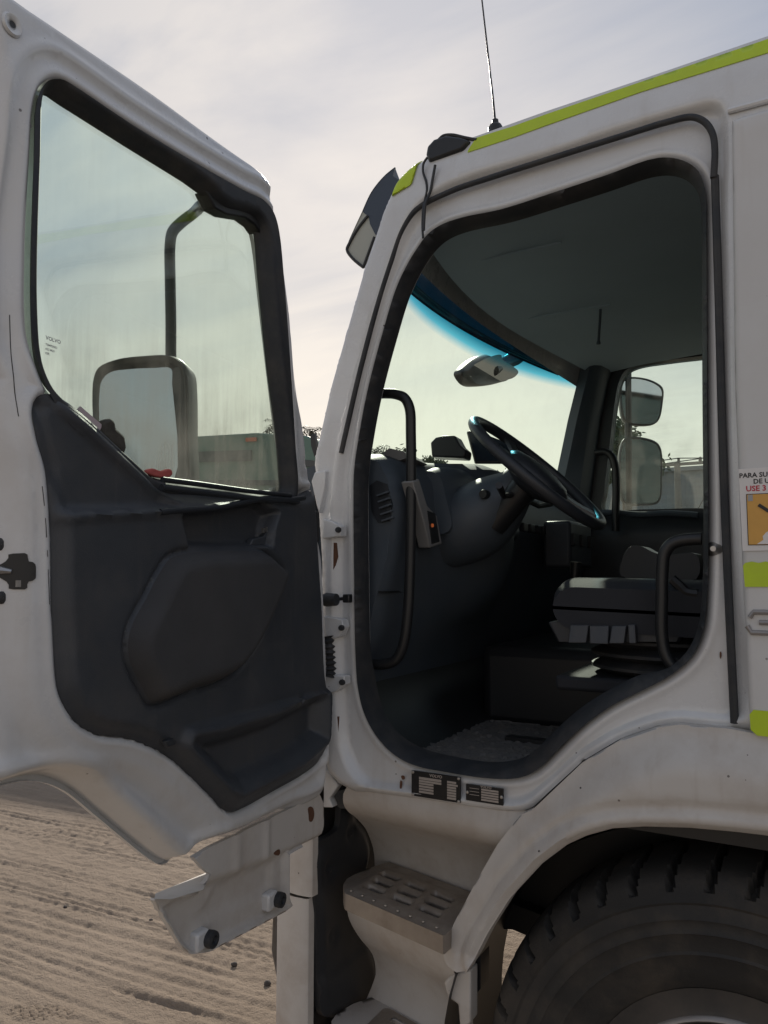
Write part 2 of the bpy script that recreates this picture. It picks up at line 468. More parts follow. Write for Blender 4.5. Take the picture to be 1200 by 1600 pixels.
class MB:
    def __init__(self):
        self.V = []; self.F = []

    def add(self, V, F):
        o = len(self.V)
        self.V += [tuple(v) for v in V]
        self.F += [tuple(i + o for i in f) for f in F]
        return self

    def box(self, c, s, R=None):
        c = np.array(c, float); s = np.array(s, float) / 2
        V = np.array([(x, y, z) for x in (-1, 1) for y in (-1, 1) for z in (-1, 1)], float) * s
        if R is not None:
            V = V @ np.array(R.to_3x3()).T
        return self.add(V + c, [(0, 1, 3, 2), (4, 6, 7, 5), (0, 4, 5, 1), (2, 3, 7, 6), (0, 2, 6, 4), (1, 5, 7, 3)])

    def tube(self, path, r, seg=12, caps=True, closed=False):
        path = [Vector(p) for p in path]
        n = len(path)
        rs = r if hasattr(r, '__len__') else [r] * n
        rings = []
        up = None
        for i, p in enumerate(path):
            a = path[(i - 1) % n] if (closed or i > 0) else path[i]
            b = path[(i + 1) % n] if (closed or i < n - 1) else path[i]
            t = (b - a).normalized()
            if up is None:
                up = Vector((0, 0, 1)) if abs(t.z) < 0.9 else Vector((1, 0, 0))
            s = t.cross(up).normalized(); up = s.cross(t).normalized()
            rings.append([p + (s * math.cos(2 * math.pi * k / seg) + up * math.sin(2 * math.pi * k / seg)) * rs[i] for k in range(seg)])
        V = [v for rg in rings for v in rg]
        F = []
        m = n if closed else n - 1
        for i in range(m):
            j = (i + 1) % n
            for k in range(seg):
                l = (k + 1) % seg
                F.append((i * seg + k, i * seg + l, j * seg + l, j * seg + k))
        if caps and not closed:
            F.append(tuple(range(seg))[::-1]); F.append(tuple((n - 1) * seg + k for k in range(seg)))
        return self.add(V, F)

    def loft(self, rings, closed_ring=True, caps=False, closed_loft=False):
        n = len(rings[0])
        V = [v for rg in rings for v in rg]
        F = []
        m = len(rings) if closed_loft else len(rings) - 1
        for i in range(m):
            j = (i + 1) % len(rings)
            for k in range(n if closed_ring else n - 1):
                l = (k + 1) % n
                F.append((i * n + k, i * n + l, j * n + l, j * n + k))
        if caps:
            F.append(tuple(range(n))[::-1]); F.append(tuple((len(rings) - 1) * n + k for k in range(n)))
        return self.add(V, F)

    def lathe(self, prof, c, axis='Y', seg=48, a0=0.0, a1=2 * math.pi):
        """prof: list of (radius, offset along axis)"""
        rings = []
        full = abs(a1 - a0 - 2 * math.pi) < 1e-6
        cnt = seg if full else seg + 1
        for r, h in prof:
            rg = []
            for k in range(cnt):
                a = a0 + (a1 - a0) * k / seg
                ca, sa = r * math.cos(a), r * math.sin(a)
                if axis == 'Y': rg.append((c[0] + ca, c[1] + h, c[2] + sa))
                elif axis == 'Z': rg.append((c[0] + ca, c[1] + sa, c[2] + h))
                else: rg.append((c[0] + h, c[1] + ca, c[2] + sa))
            rings.append(rg)
        return self.loft(rings, closed_ring=full)

    def build(self, name, mat, parent=None, **kw):
        return put(name, self.V, self.F, mat, parent, **kw)


def cat(pts, n=6, closed=True, tension=0.5):
    """Catmull-Rom through points of any dimension."""
    P = [np.array(p, float) for p in pts]
    N = len(P); out = []
    for i in range(N if closed else N - 1):
        p0 = P[(i - 1) % N] if (closed or i > 0) else P[i]
        p1 = P[i]; p2 = P[(i + 1) % N]
        p3 = P[(i + 2) % N] if (closed or i + 2 < N) else p2
        # centripetal knots keep close points from looping
        d = lambda a, b: max(1e-6, np.linalg.norm(b - a) ** 0.5)
        t0 = 0; t1 = d(p0, p1); t2 = t1 + d(p1, p2); t3 = t2 + d(p2, p3)
        for k in range(n):
            t = t1 + (t2 - t1) * k / n
            A1 = (t1 - t) / (t1 - t0) * p0 + (t - t0) / (t1 - t0) * p1
            A2 = (t2 - t) / (t2 - t1) * p1 + (t - t1) / (t2 - t1) * p2
            A3 = (t3 - t) / (t3 - t2) * p2 + (t - t2) / (t3 - t2) * p3
            B1 = (t2 - t) / (t2 - t0) * A1 + (t - t0) / (t2 - t0) * A2
            B2 = (t3 - t) / (t3 - t1) * A2 + (t - t1) / (t3 - t1) * A3
            out.append((t2 - t) / (t2 - t1) * B1 + (t - t1) / (t2 - t1) * B2)
    if not closed:
        out.append(P[-1])
    return np.array(out)


def resample(P, sp, closed=True):
    P = np.asarray(P, float)
    Q = np.vstack([P, P[:1]]) if closed else P
    L = np.r_[0, np.cumsum(np.linalg.norm(np.diff(Q, axis=0), axis=1))]
    n = max(3, int(round(L[-1] / sp)))
    s = np.linspace(0, L[-1], n + 1)
    if closed: s = s[:-1]
    return np.stack([np.interp(s, L, Q[:, k]) for k in range(Q.shape[1])], 1)


def inside(P, poly):
    P = np.asarray(P, float); poly = np.asarray(poly, float)
    x, y = P[:, 0], P[:, 1]
    r = np.zeros(len(P), bool)
    a = poly; b = np.roll(poly, -1, 0)
    for (x1, y1), (x2, y2) in zip(a, b):
        if y1 == y2: continue
        c = ((y1 > y) != (y2 > y)) & (x < (x2 - x1) * (y - y1) / (y2 - y1) + x1)
        r ^= c
    return r


def udist(P, poly, closed=True):
    P = np.asarray(P, float); a = np.asarray(poly, float)
    b = np.roll(a, -1, 0)
    if not closed: a = a[:-1]; b = b[:-1]
    d = np.full(len(P), 1e9)
    for p, q in zip(a, b):
        e = q - p; l = e @ e
        if l < 1e-14: continue
        t = np.clip(((P - p) @ e) / l, 0, 1)
        d = np.minimum(d, np.linalg.norm(P - (p + t[:, None] * e), axis=1))
    return d


def sdist(P, poly):
    d = udist(P, poly)
    return np.where(inside(P, poly), -d, d)


def sm(x, a, b):
    t = np.clip((x - a) / (b - a), 0, 1)
    return t * t * (3 - 2 * t)


def tri(outline, holes=(), sp=0.012, lines=()):
    """Constrained triangulation of an outline with holes and an interior grid. Returns 2D points, triangles, loops."""
    outline = np.asarray(outline, float)
    pts = [tuple(p) for p in outline]
    edges = [(i, (i + 1) % len(outline)) for i in range(len(outline))]
    for h in holes:
        o = len(pts); pts += [tuple(p) for p in h]
        edges += [(o + i, o + (i + 1) % len(h)) for i in range(len(h))]
    for l in lines:
        o = len(pts); pts += [tuple(p) for p in l]
        edges += [(o + i, o + i + 1) for i in range(len(l) - 1)]
    lo, hi = outline.min(0), outline.max(0)
    if sp:
        gx = np.arange(lo[0] + sp / 2, hi[0], sp); gy = np.arange(lo[1] + sp / 2, hi[1], sp)
        G = np.array([(x + (sp / 2 if j % 2 else 0), y) for j, y in enumerate(gy) for x in gx])
        k = inside(G, outline) & (udist(G, outline) > sp * 0.45)
        for h in holes:
            k &= ~inside(G, h); 
        G = G[k]
        for h in holes:
            G = G[udist(G, h) > sp * 0.45]
        for l in lines:
            G = G[udist(G, l, False) > sp * 0.35]
        pts += [tuple(p) for p in G]
    v, e, f, *_ = delaunay_2d_cdt([Vector(p) for p in pts], edges, [], 0, 1e-6)
    v = np.array([tuple(p) for p in v]); f = [tuple(t) for t in f]
    C = np.array([(v[t[0]] + v[t[1]] + v[t[2]]) / 3 for t in f])
    k = inside(C, outline)
    for h in holes: k &= ~inside(C, h)
    return v, [t for t, g in zip(f, k) if g]


def relief(name, frame, outline, depth, mat, parent=None, holes=(), sp=0.012, lines=(), rim=None, hrim=None, flip=False, **kw):
    """Moulded sheet: outline in a 2D frame, pushed in depth by a function; rim/hrim add a turned edge."""
    v, f = tri(outline, holes, sp, lines)
    dfun = depth if callable(depth) else (lambda P: np.full(len(P), float(depth)))
    d = dfun(v)
    b = MB()
    b.add([frame(p[0], p[1], w) for p, w in zip(v, d)], [t[::-1] for t in f] if flip else f)
    def wall(loop, t, rev):
        dd = dfun(np.asarray(loop, float))
        n = len(loop)
        A = [frame(p[0], p[1], w) for p, w in zip(loop, dd)]
        if callable(t): Bk = [frame(p[0], p[1], w) for p, w in zip(loop, t(np.asarray(loop, float), dd))]
        else: Bk = [frame(p[0], p[1], w + t) for p, w in zip(loop, dd)]
        F = [(i, (i + 1) % n, n + (i + 1) % n, n + i) for i in range(n)]
        b.add(A + Bk, F)
    if rim is not None: wall(outline, rim, False)
    if hrim is not None:
        for h in holes: wall(h, hrim, True)
    return put(name, b.V, b.F, mat, parent, recalc=True, **kw)


def prism(name, frame, outline, d0, d1, mat, parent=None, holes=(), **kw):
    v, f = tri(outline, holes, None)
    b = MB()
    b.add([frame(p[0], p[1], d0) for p in v], f)
    b.add([frame(p[0], p[1], d1) for p in v], [t[::-1] for t in f])
    for lp in [outline] + list(holes):
        n = len(lp)
        b.add([frame(p[0], p[1], d0) for p in lp] + [frame(p[0], p[1], d1) for p in lp],
              [(i, (i + 1) % n, n + (i + 1) % n, n + i) for i in range(n)])
    return put(name, b.V, b.F, mat, parent, recalc=True, **kw)


def rrect(x0, x1, y0, y1, r, n=5):
    out = []
    for cx, cy, a in ((x1 - r, y1 - r, 0), (x0 + r, y1 - r, 90), (x0 + r, y0 + r, 180), (x1 - r, y0 + r, 270)):
        for k in range(n + 1):
            t = math.radians(a + 90 * k / n)
            out.append((cx + r * math.cos(t), cy + r * math.sin(t)))
    return np.array(out)


def grow(P, d):
    """Offset a closed outline outwards by d."""
    P = np.asarray(P, float)
    t = np.roll(P, -1, 0) - np.roll(P, 1, 0)
    t /= np.maximum(1e-9, np.linalg.norm(t, axis=1))[:, None]
    n = np.stack([t[:, 1], -t[:, 0]], 1)
    if np.sum(P[:, 0] * np.roll(P[:, 1], -1) - np.roll(P[:, 0], -1) * P[:, 1]) < 0: n = -n
    return P + n * d


def ringline(P, d, sp=0.012):
    q = resample(grow(P, d), sp)
    # drop points that folded over in tight corners
    k = np.abs(udist(q, P) - abs(d)) < 0.25 * abs(d) + 0.001
    q = q[k]
    return np.vstack([q, q[:1]])


def side(y0):
    return lambda a, b, d=0.0: (a, y0 + d, b)


DHX, DHY = -1.235, 1.80
DU = (0.0762, -0.9971); DN = (0.9971, 0.0762)


def door(u, z, w=0.0):
    return (DHX + DU[0] * u + DN[0] * w, DHY + DU[1] * u + DN[1] * w, z)


def text(name, s, size, frame, ox, oy, d, mat, parent, mirror=False, bold=1.0, ext=0.0004, align='LEFT'):
    cu = bpy.data.curves.new(name, 'FONT')
    cu.body = s; cu.size = size; cu.extrude = 0.0; cu.resolution_u = 2; cu.align_x = align; cu.offset = size * 0.026 * bold
    o = bpy.data.objects.new(name, cu); COL.objects.link(o)
    dg = bpy.context.evaluated_depsgraph_get(); dg.update()
    me = bpy.data.meshes.new_from_object(o.evaluated_get(dg))
    V = [frame(ox + (-v.co.x if mirror else v.co.x), oy + v.co.y, d) for v in me.vertices]
    F = [tuple(p.vertices) for p in me.polygons]
    bpy.data.objects.remove(o); bpy.data.curves.remove(cu); bpy.data.meshes.remove(me)
    return put(name, V, F, mat, parent)


GZ = -0.18     # ground level
# ------------------------------------------------------------------ ground
def build_ground():
    # one sheet: fine where the camera sees it, coarse out to the horizon
    def axis(lo, hi, f0, f1, fine, grow_):
        a = list(np.arange(f0, f1, fine)); s = fine
        x = f1
        while x < hi: a.append(x); s *= grow_; x += s
        a.append(hi); s = fine; x = f0 - fine
        b = []
        while x > lo: b.append(x); s *= grow_; x -= s
        b.append(lo)
        return np.array(b[::-1] + a)
    X = axis(-900, 900, -6.2, -0.4, 0.0115, 1.16); Y = axis(-900, 900, 1.7, 5.4, 0.0105, 1.16)
    gx, gy = np.meshgrid(X, Y)
    H = np.zeros(gx.shape)
    def vn(sx, sy, seed):
        # bilinear value noise on a lattice
        r = np.random.default_rng(seed).random((257, 257))
        u = (gx * sx + 1000.3) % 256; v = (gy * sy + 1000.7) % 256
        iu = np.floor(u).astype(int); iv = np.floor(v).astype(int)
        fu = u - iu; fv = v - iv
        fu = fu * fu * (3 - 2 * fu); fv = fv * fv * (3 - 2 * fv)
        return (r[iu, iv] * (1 - fu) * (1 - fv) + r[iu + 1, iv] * fu * (1 - fv) + r[iu, iv + 1] * (1 - fu) * fv + r[iu + 1, iv + 1] * fu * fv) - 0.5
    # wheel ruts run along X, slightly wandering: many narrow sharp grooves with small berms
    yy = gy + 0.05 * vn(0.3, 0.12, 1) + 0.012 * vn(1.4, 0.5, 2) - 0.085 * gx - 0.25
    r_ = np.random.default_rng(21)
    for k in range(95):
        y0 = r_.uniform(1.2, 6.2); w_ = r_.uniform(0.009, 0.022); dp = r_.uniform(0.002, 0.0065)
        a_ = r_.normal(0, 0.035)
        q = yy - y0 - a_ * (gx + 3.0)
        on = sm(vn(0.45, 0.01, 100 + k) + 0.30, 0.05, 0.25)
        H += on * (-dp * np.exp(-(q / w_) ** 2) + dp * 0.55 * np.exp(-((np.abs(q) - 1.9 * w_) / (0.7 * w_)) ** 2))
    # lugged tyre bands: rows of slanted bars
    for y0, a_, ph in ((2.25, 0.02, 0.0), (3.05, -0.03, 0.4), (4.0, 0.05, 0.9), (4.9, -0.02, 0.2)):
        q = yy - y0 - a_ * (gx + 3)
        band = np.exp(-(np.abs(q) / 0.11) ** 4)
        bars = np.sin((gx + 0.45 * np.abs(q)) * 2 * math.pi / 0.085 + ph)
        H += 0.0028 * band * np.clip(bars * 2, -1, 1) * sm(vn(0.9, 2.0, int(60 + y0 * 10)) + 0.2, 0.0, 0.3)
    # crumbs
    H += 0.009 * np.abs(vn(13, 16, 8)) * np.clip(vn(1.3, 2.2, 9) * 3 + 0.2, 0, 1) + 0.008 * vn(30, 36, 10) * np.clip(vn(1.1, 1.9, 11) + 0.6, 0.2, 1) + 0.006 * vn(52, 55, 12)
    H += 0.02 * vn(0.5, 0.6, 13) + 0.008 * vn(0.8, 26, 17)
    # a shoe print with a lattice sole, front left
    cx, cy = [(-2.9683,2.2555,-0.18)][0][:2]
    ex = ((gx - cx) * 0.9 + (gy - cy) * 0.43) / 0.15; ey = (-(gx - cx) * 0.43 + (gy - cy) * 0.9) / 0.055
    inm = (ex ** 2 + ey ** 2) < 1
    H = np.where(inm, H * 0.2 - 0.012 + 0.010 * (np.maximum(np.sin(ex * 22 + ey * 7), np.sin(ex * 22 - ey * 7)) > 0.2), H)
    far = np.maximum(np.maximum(-6.6 - gx, gx + 0.3), np.maximum(1.5 - gy, gy - 5.6))
    H *= 1 - sm(far, 0, 4.0)
    V = np.stack([gx.ravel(), gy.ravel(), H.ravel() + GZ], 1)
    nx, ny = len(X), len(Y)
    idx = np.arange(nx * ny).reshape(ny, nx)
    Fq = np.stack([idx[:-1, :-1].ravel(), idx[:-1, 1:].ravel(), idx[1:, 1:].ravel(), idx[1:, :-1].ravel()], 1)
    me = bpy.data.meshes.new('ground')
    me.from_pydata(V.tolist(), [], Fq.tolist())
    me.polygons.foreach_set('use_smooth', np.ones(len(me.polygons), bool))
    m, N, L = nmat('tracked_sand')
    out = N.new('ShaderNodeOutputMaterial'); b = N.new('ShaderNodeBsdfPrincipled'); L.new(b.outputs[0], out.inputs[0])
    g = N.new('ShaderNodeNewGeometry')
    n = N.new('ShaderNodeTexNoise'); n.inputs['Scale'].default_value = 1.3; n.inputs['Detail'].default_value = 9; L.new(g.outputs['Position'], n.inputs['Vector'])
    mp = N.new('ShaderNodeMapping'); mp.inputs['Scale'].default_value = (3, 30, 30); L.new(g.outputs['Position'], mp.inputs[0])
    n2 = N.new('ShaderNodeTexNoise'); n2.inputs['Scale'].default_value = 1.0; n2.inputs['Detail'].default_value = 6; L.new(mp.outputs[0], n2.inputs['Vector'])
    a = N.new('ShaderNodeMixRGB'); a.inputs[1].default_value = (0.29, 0.23, 0.175, 1); a.inputs[2].default_value = (0.41, 0.335, 0.265, 1); L.new(n.outputs['Fac'], a.inputs[0])
    c = N.new('ShaderNodeMixRGB'); c.blend_type = 'MULTIPLY'; c.inputs[0].default_value = 0.35; L.new(a.outputs[0], c.inputs[1]); L.new(n2.outputs['Fac'], c.inputs[2])
    L.new(c.outputs[0], b.inputs['Base Color']); b.inputs['Roughness'].default_value = 0.95; b.inputs['Specular IOR Level'].default_value = 0.15
    n3 = N.new('ShaderNodeTexNoise'); n3.inputs['Scale'].default_value = 85; n3.inputs['Detail'].default_value = 8; n3.inputs['Roughness'].default_value = 0.65; L.new(g.outputs['Position'], n3.inputs['Vector'])
    bp = N.new('ShaderNodeBump'); bp.inputs['Strength'].default_value = 1.0; bp.inputs['Distance'].default_value = 0.014; L.new(n3.outputs['Fac'], bp.inputs['Height']); L.new(bp.outputs[0], b.inputs['Normal'])
    me.materials.append(m)
    o = bpy.data.objects.new('ground', me); COL.objects.link(o); o['kind'] = 'structure'
    POS['ground'] = np.zeros(3)


build_ground()

# ------------------------------------------------------------------ truck: root
truck = thing('truck', (0.3, 3.0, GZ), 'white truck with its driver door swung wide open, lime tape along the roof', 'truck')

# ---- cab side (driver side), outline in the plane y = 1.86
Y0 = 1.86
APER = cat([(-0.3104,2.6706),(-0.2556,2.6489),(-0.2239,2.615),(-0.2114,2.5648),(-0.2116,2.4717),(-0.2218,2.1084),(-0.2308,1.7404),(-0.2372,1.6248),(-0.2478,1.5456),(-0.2712,1.4916),(-0.3137,1.4489),(-0.3786,1.4082),(-0.453,1.3655),(-0.5227,1.3113),(-0.587,1.2469),(-0.6281,1.2037),(-0.6613,1.1796),(-0.7034,1.1649),(-0.7723,1.1577),(-0.8803,1.1588),(-0.9845,1.1662),(-1.0436,1.1883),(-1.0943,1.2294),(-1.1316,1.2836),(-1.1529,1.3527),(-1.1617,1.4504),(-1.1668,1.6675),(-1.1696,1.8516),(-1.1678,1.9724),(-1.155,2.0556),(-1.1229,2.2026),(-1.0696,2.3739),(-1.0274,2.4889),(-0.9899,2.5528),(-0.9591,2.5912),(-0.9287,2.6218),(-0.8888,2.6386),(-0.8208,2.6446),(-0.7128,2.6401),(-0.569,2.6497),(-0.4347,2.6603)], 5)
APER = resample(APER, 0.012)
SEE = cat([(-0.3195,2.6872),(-0.2658,2.6626),(-0.246,2.6344),(-0.2401,2.5873),(-0.2529,2.1276),(-0.262,1.7435),(-0.2686,1.6229),(-0.2824,1.5401),(-0.3094,1.4986),(-0.354,1.4616),(-0.4146,1.4229),(-0.5088,1.3666),(-0.5911,1.2964),(-0.668,1.2165),(-0.7203,1.1862),(-0.8008,1.1735),(-0.9128,1.1773),(-1.011,1.1905),(-1.068,1.2162),(-1.1139,1.2564),(-1.1459,1.3171),(-1.1676,1.3888),(-1.177,1.6675),(-1.1796,1.857),(-1.1777,1.9814),(-1.1601,2.0667),(-1.1337,2.2148),(-1.0877,2.3675),(-1.0486,2.4909),(-1.01,2.5571),(-0.9761,2.5984),(-0.9428,2.6258),(-0.8978,2.6425),(-0.832,2.6519),(-0.721,2.6536),(-0.5732,2.6642),(-0.4465,2.6771)], 5)
SEE = resample(SEE, 0.012)
SEE = np.where((SEE[:, 1] < 1.45)[:, None], SEE, np.array([grow(APER, -0.010)[np.argmin(np.linalg.norm(APER - p, axis=1))] for p in SEE]))
_in = grow(APER, -0.006)
_sd = sdist(SEE, APER)
SEE = np.array([p if d_ < -0.006 else _in[np.argmin(np.linalg.norm(APER - p, axis=1))] for p, d_ in zip(SEE, _sd)])
SEE = resample(SEE, 0.008)
for _ in range(6):
    SEE = (np.roll(SEE, 2, 0) + np.roll(SEE, 1, 0) + SEE + np.roll(SEE, -1, 0) + np.roll(SEE, -2, 0)) / 5
SEE = resample(SEE, 0.012)
RIDGE = cat([(-0.1523,2.7337),(-0.1596,2.7561),(-0.1822,2.7743),(-0.2238,2.7783),(-0.3947,2.777),(-0.5844,2.7641),(-0.7935,2.7607),(-0.8957,2.7459),(-0.9599,2.7121),(-1.0051,2.6592),(-1.0427,2.5773),(-1.1126,2.3926),(-1.177,2.185),(-1.2138,2.0381),(-1.2309,1.9269),(-1.2402,1.6675),(-1.2268,1.3058),(-1.2044,1.1664),(-1.1408,1.0908),(-0.9621,1.0865),(-0.7288,1.0879),(-0.6702,1.1011),(-0.6128,1.1456),(-0.5206,1.2322),(-0.4312,1.2934),(-0.3475,1.3319),(-0.2991,1.3421),(-0.1939,1.3437),(-0.1615,1.3658),(-0.1678,1.8088),(-0.1568,2.4792)], 5)
RIDGE = resample(RIDGE, 0.015)
outl = [(-1.1262,1.0698),(-0.9483,1.0744),(-0.7328,1.0769),(-0.6824,1.0829),(-0.6542,1.0948),(-0.6163,1.1337),(-0.5235,1.2253),(-0.4337,1.287),(-0.3496,1.3244),(-0.3009,1.3361),(-0.1925,1.3367),(-0.156,1.3321)]
outl += [(0.2, 1.333), (1.30, 1.333), (1.30, 2.86)]
outl += [(-0.0626,2.9143),(-0.3457,2.9008),(-0.5893,2.892),(-0.7886,2.8796)] + [(-0.8903,2.8757)] + [(-0.973,2.8799),(-1.0154,2.8603),(-1.0521,2.8287),(-1.0892,2.7629),(-1.1647,2.5832),(-1.2827,2.2385),(-1.3425,2.016)] + [(-1.3337,1.9281)] + [(-1.3057,1.6675),(-1.2844,1.2983),(-1.2652,1.1108),(-1.2213,1.079),(-1.1699,1.0649)]
OUT = resample(np.array(outl), 0.02)


def side_depth(P):
    sr = sdist(P, RIDGE); sa = sdist(P, APER)
    z = P[:, 1]; x = P[:, 0]
    d = np.zeros(len(P))
    d += 0.028 * (1 - sm(sr, -0.022, 0.004))               # recessed shut face inside the ridge
    d += 0.007 * np.exp(-((sa - 0.022) / 0.009) ** 2) * -1.0   # rolled bead around the opening
    d += 0.012 * (1 - sm(sa, 0.0, 0.012))
    d += 0.9 * np.clip(z - 2.70, 0, 1) ** 2                # roof rail leans inwards
    # front corner of the pillar turns away to the windscreen
    so = udist(P, OUT)
    front = sm(x, -0.9, -1.02)
    d += front * 0.07 * (1 - sm(so, 0.0, 0.055)) ** 2 * sm(z, 1.3, 1.9)
    d += 0.02 * (1 - sm(so, 0, 0.02)) * (z < 1.4)
    return d


relief('cab_side', side(Y0), OUT, side_depth, PAINT, truck, holes=[APER], sp=0.014, rim=0.075, hrim=0.05, ang=60,
       lines=[ringline(OUT, -d) for d in (0.007, 0.015, 0.026, 0.04)] + [ringline(APER, d) for d in (0.006, 0.012, 0.017, 0.022, 0.028, 0.034)] + [ringline(RIDGE, d) for d in (0.004, -0.004, -0.012, -0.020)])


def seal_depth(P):
    sa = -sdist(P, APER); ss = sdist(P, SEE)
    t = np.clip(sa / np.maximum(2e-3, sa + ss), 0, 1)
    return 0.012 + (0.030 + 0.025 * sm(-P[:, 1], -1.5, -1.35)) * t - 0.012 * np.exp(-((t - 0.45) / 0.16) ** 2)


relief('door_opening_seal', side(Y0), grow(APER, 0.004), seal_depth, RUBBER, truck, holes=[SEE], sp=0.012, hrim=0.03, ang=60)

# weatherstrip in the shut face, over the top of the opening
ws = cat([(-1.2143,1.868,2.0257),(-1.1882,1.868,2.1235),(-1.1557,1.868,2.2429),(-1.0869,1.868,2.4636),(-1.0465,1.868,2.5696),(-1.0107,1.868,2.6527),(-0.9652,1.868,2.7024),(-0.8574,1.868,2.7293),(-0.7473,1.868,2.7369),(-0.5906,1.868,2.7437),(-0.3995,1.868,2.7515),(-0.2818,1.868,2.7553),(-0.2315,1.868,2.751),(-0.2039,1.868,2.7315),(-0.1868,1.868,2.6981),(-0.1827,1.868,2.6548),(-0.1876,1.868,2.5895)], 6, closed=False)
MB().tube(ws, 0.0078, 10).build('weatherstrip', RUBBER, truck)
MB().tube(cat([(-0.1853,1.874,2.5963),(-0.1861,1.874,2.4043),(-0.1897,1.874,1.8114),(-0.1859,1.874,1.346)], 6, closed=False), 0.009, 8).build('weatherstrip', RUBBER, truck)

# rear side panel, a little proud of the cab side
rp = [(-0.1483,2.7025),(-0.1572,2.0926),(-0.1565,1.7377),(-0.1546,1.5033),(-0.1539,1.3814),(-0.1504,1.3415),(-0.1385,1.3293)]
rpo = [(rp[0][0] + 0.006, rp[0][1])] + rp[1:] + [(0.25, rp[-1][1]), (1.29, rp[-1][1]), (1.29, rp[0][1] + 0.02), (rp[0][0] + 0.03, rp[0][1] + 0.004)]
RPO = resample(np.array(rpo), 0.02)
relief('side_panel', side(1.84), RPO, lambda P: 0.008 * (1 - sm(udist(P, RPO), 0, 0.012)) ** 2, PANELP, truck, sp=0.03, rim=0.03, ang=50, lines=[ringline(RPO, -0.006), ringline(RPO, -0.012)])
YP = 1.8385
# drip ridge above the panel
MB().tube([(p[0], 1.855, p[1]) for p in [(-0.1509,2.7333),(-0.068,2.7328)]] + [(1.28, 1.855, 2.755)], 0.007, 8).build('drip_moulding', PAINT, truck)


# lime reflective tape, follows the leaning roof rail
def tape(name, pts, sp=0.01, off=0.0025):
    o = resample(np.array(pts), 0.01)
    relief(name, side(Y0), o, lambda P: side_depth(P) - off, LIME, truck, sp=sp, rim=0.003, ang=60)


tp_top = [(-0.7868,2.8717),(-0.6777,2.8734),(-0.5895,2.8798),(-0.346,2.8909),(-0.0631,2.9029)]; tp_bot = [(-0.0643,2.8616),(-0.346,2.8589),(-0.5889,2.8424),(-0.6768,2.8353),(-0.8102,2.8306)]
tape('reflective_tape', tp_top[:-1] + [tp_top[-1], (1.25, tp_top[-1][1] + 0.01), (1.25, tp_bot[0][1] + 0.01)] + tp_bot, 0.02)
tape('reflective_tape', [(-0.9609,2.8629),(-0.9943,2.8489),(-1.0177,2.828),(-1.0305,2.7963),(-1.0391,2.7576),(-0.9758,2.7783),(-0.9673,2.8165)], 0.006, 0.005)


def flat_tape(pts):
    prism('reflective_tape', side(YP), resample(np.array(pts), 0.02), 0.0, -0.0015, LIME, truck)


def zig(x0, x1, z, n, amp):
    return [(x0 + (x1 - x0) * i / n, z + (amp if i % 2 else 0)) for i in range(n + 1)]


t1 = [(-0.1543,1.6903),(-0.1521,1.6447)]
prism('reflective_tape', side(YP), np.array([(t1[1][0], t1[1][1]), (0.12, t1[1][1] + 0.002)] + zig(0.12, t1[0][0] + 0.004, t1[0][1] + 0.006, 20, 0.003) + [(t1[0][0], t1[0][1])]), 0.0, -0.0015, LIME, truck)
t2 = [(-0.1526,1.3818),(-0.1515,1.3416)]
prism('reflective_tape', side(YP), np.array([(t2[1][0], t2[1][1]), (t2[1][0] + 0.012, t2[1][1] - 0.011), (0.12, t2[1][1] - 0.016), (0.12, t2[0][1] - 0.002), (t2[0][0] + 0.008, t2[0][1] + 0.002), (t2[0][0], t2[0][1] - 0.008)]), 0.0, -0.0015, LIME, truck)

# safety sticker: paper, lettering and climbing figure
st = [(-0.1558,1.902),(-0.1557,1.7223)]
sx0, sz1 = st[0]; sz0 = st[1][1]; sx1 = sx0 + 0.135
stick = prism('safety_sticker', side(YP), np.array([(sx0 + 0.002, sz0), (sx1, sz0 + 0.001), (sx1, sz1), (sx0, sz1)]), 0.0, -0.0012, PAPER, truck)
YS = YP - 0.0018
H_ = sz1 - sz0
cxs = (sx0 + sx1) / 2
text('lettering', 'PARA SUBIR Y BAJAR', 0.0145, side(YS), cxs, sz1 - 0.020, 0, INK, stick, align='CENTER')
text('lettering', 'DE UNIDAD', 0.0145, side(YS), cxs, sz1 - 0.034, 0, INK, stick, align='CENTER')
text('lettering', 'USE 3 PUNTOS', 0.0165, side(YS), cxs, sz1 - 0.050, 0, REDINK, stick, align='CENTER')
bx0, bx1, bz0, bz1 = sx0 + 0.013, sx1 - 0.013, sz0 + 0.012, sz1 - 0.056
prism('picture_border', side(YS), np.array([(bx0, bz0), (bx1, bz0), (bx1, bz1), (bx0, bz1)]), 0.0, -0.0003, INK, stick)
prism('picture_ground', side(YS - 0.0006), np.array([(bx0 + .0016, bz0 + .0016), (bx1 - .0016, bz0 + .0016), (bx1 - .0016, bz1 - .0016), (bx0 + .0016, bz1 - .0016)]), 0.0, -0.0003, ORANGE, stick)
bw, bh = bx1 - bx0, bz1 - bz0
bp_ = lambda L: np.array([(bx0 + a * bw, bz0 + b * bh) for a, b in L])
prism('picture_rock', side(YS - 0.0012), bp_([(.16, .02), (.98, .02), (.98, .40), (.80, .36), (.6, .30), (.44, .30), (.33, .24), (.27, .17), (.28, .10), (.22, .06)]), 0.0, -0.0003, PAPER, stick)
for q in ([(.03, .86), (.12, .86), (.12, .98), (.03, .98)], [(.42, .86), (.70, .86), (.70, .98), (.42, .98)]):
    prism('picture_mesh', side(YS - 0.0012), bp_(q), 0.0, -0.0003, GREYINK, stick)
fb = MB()
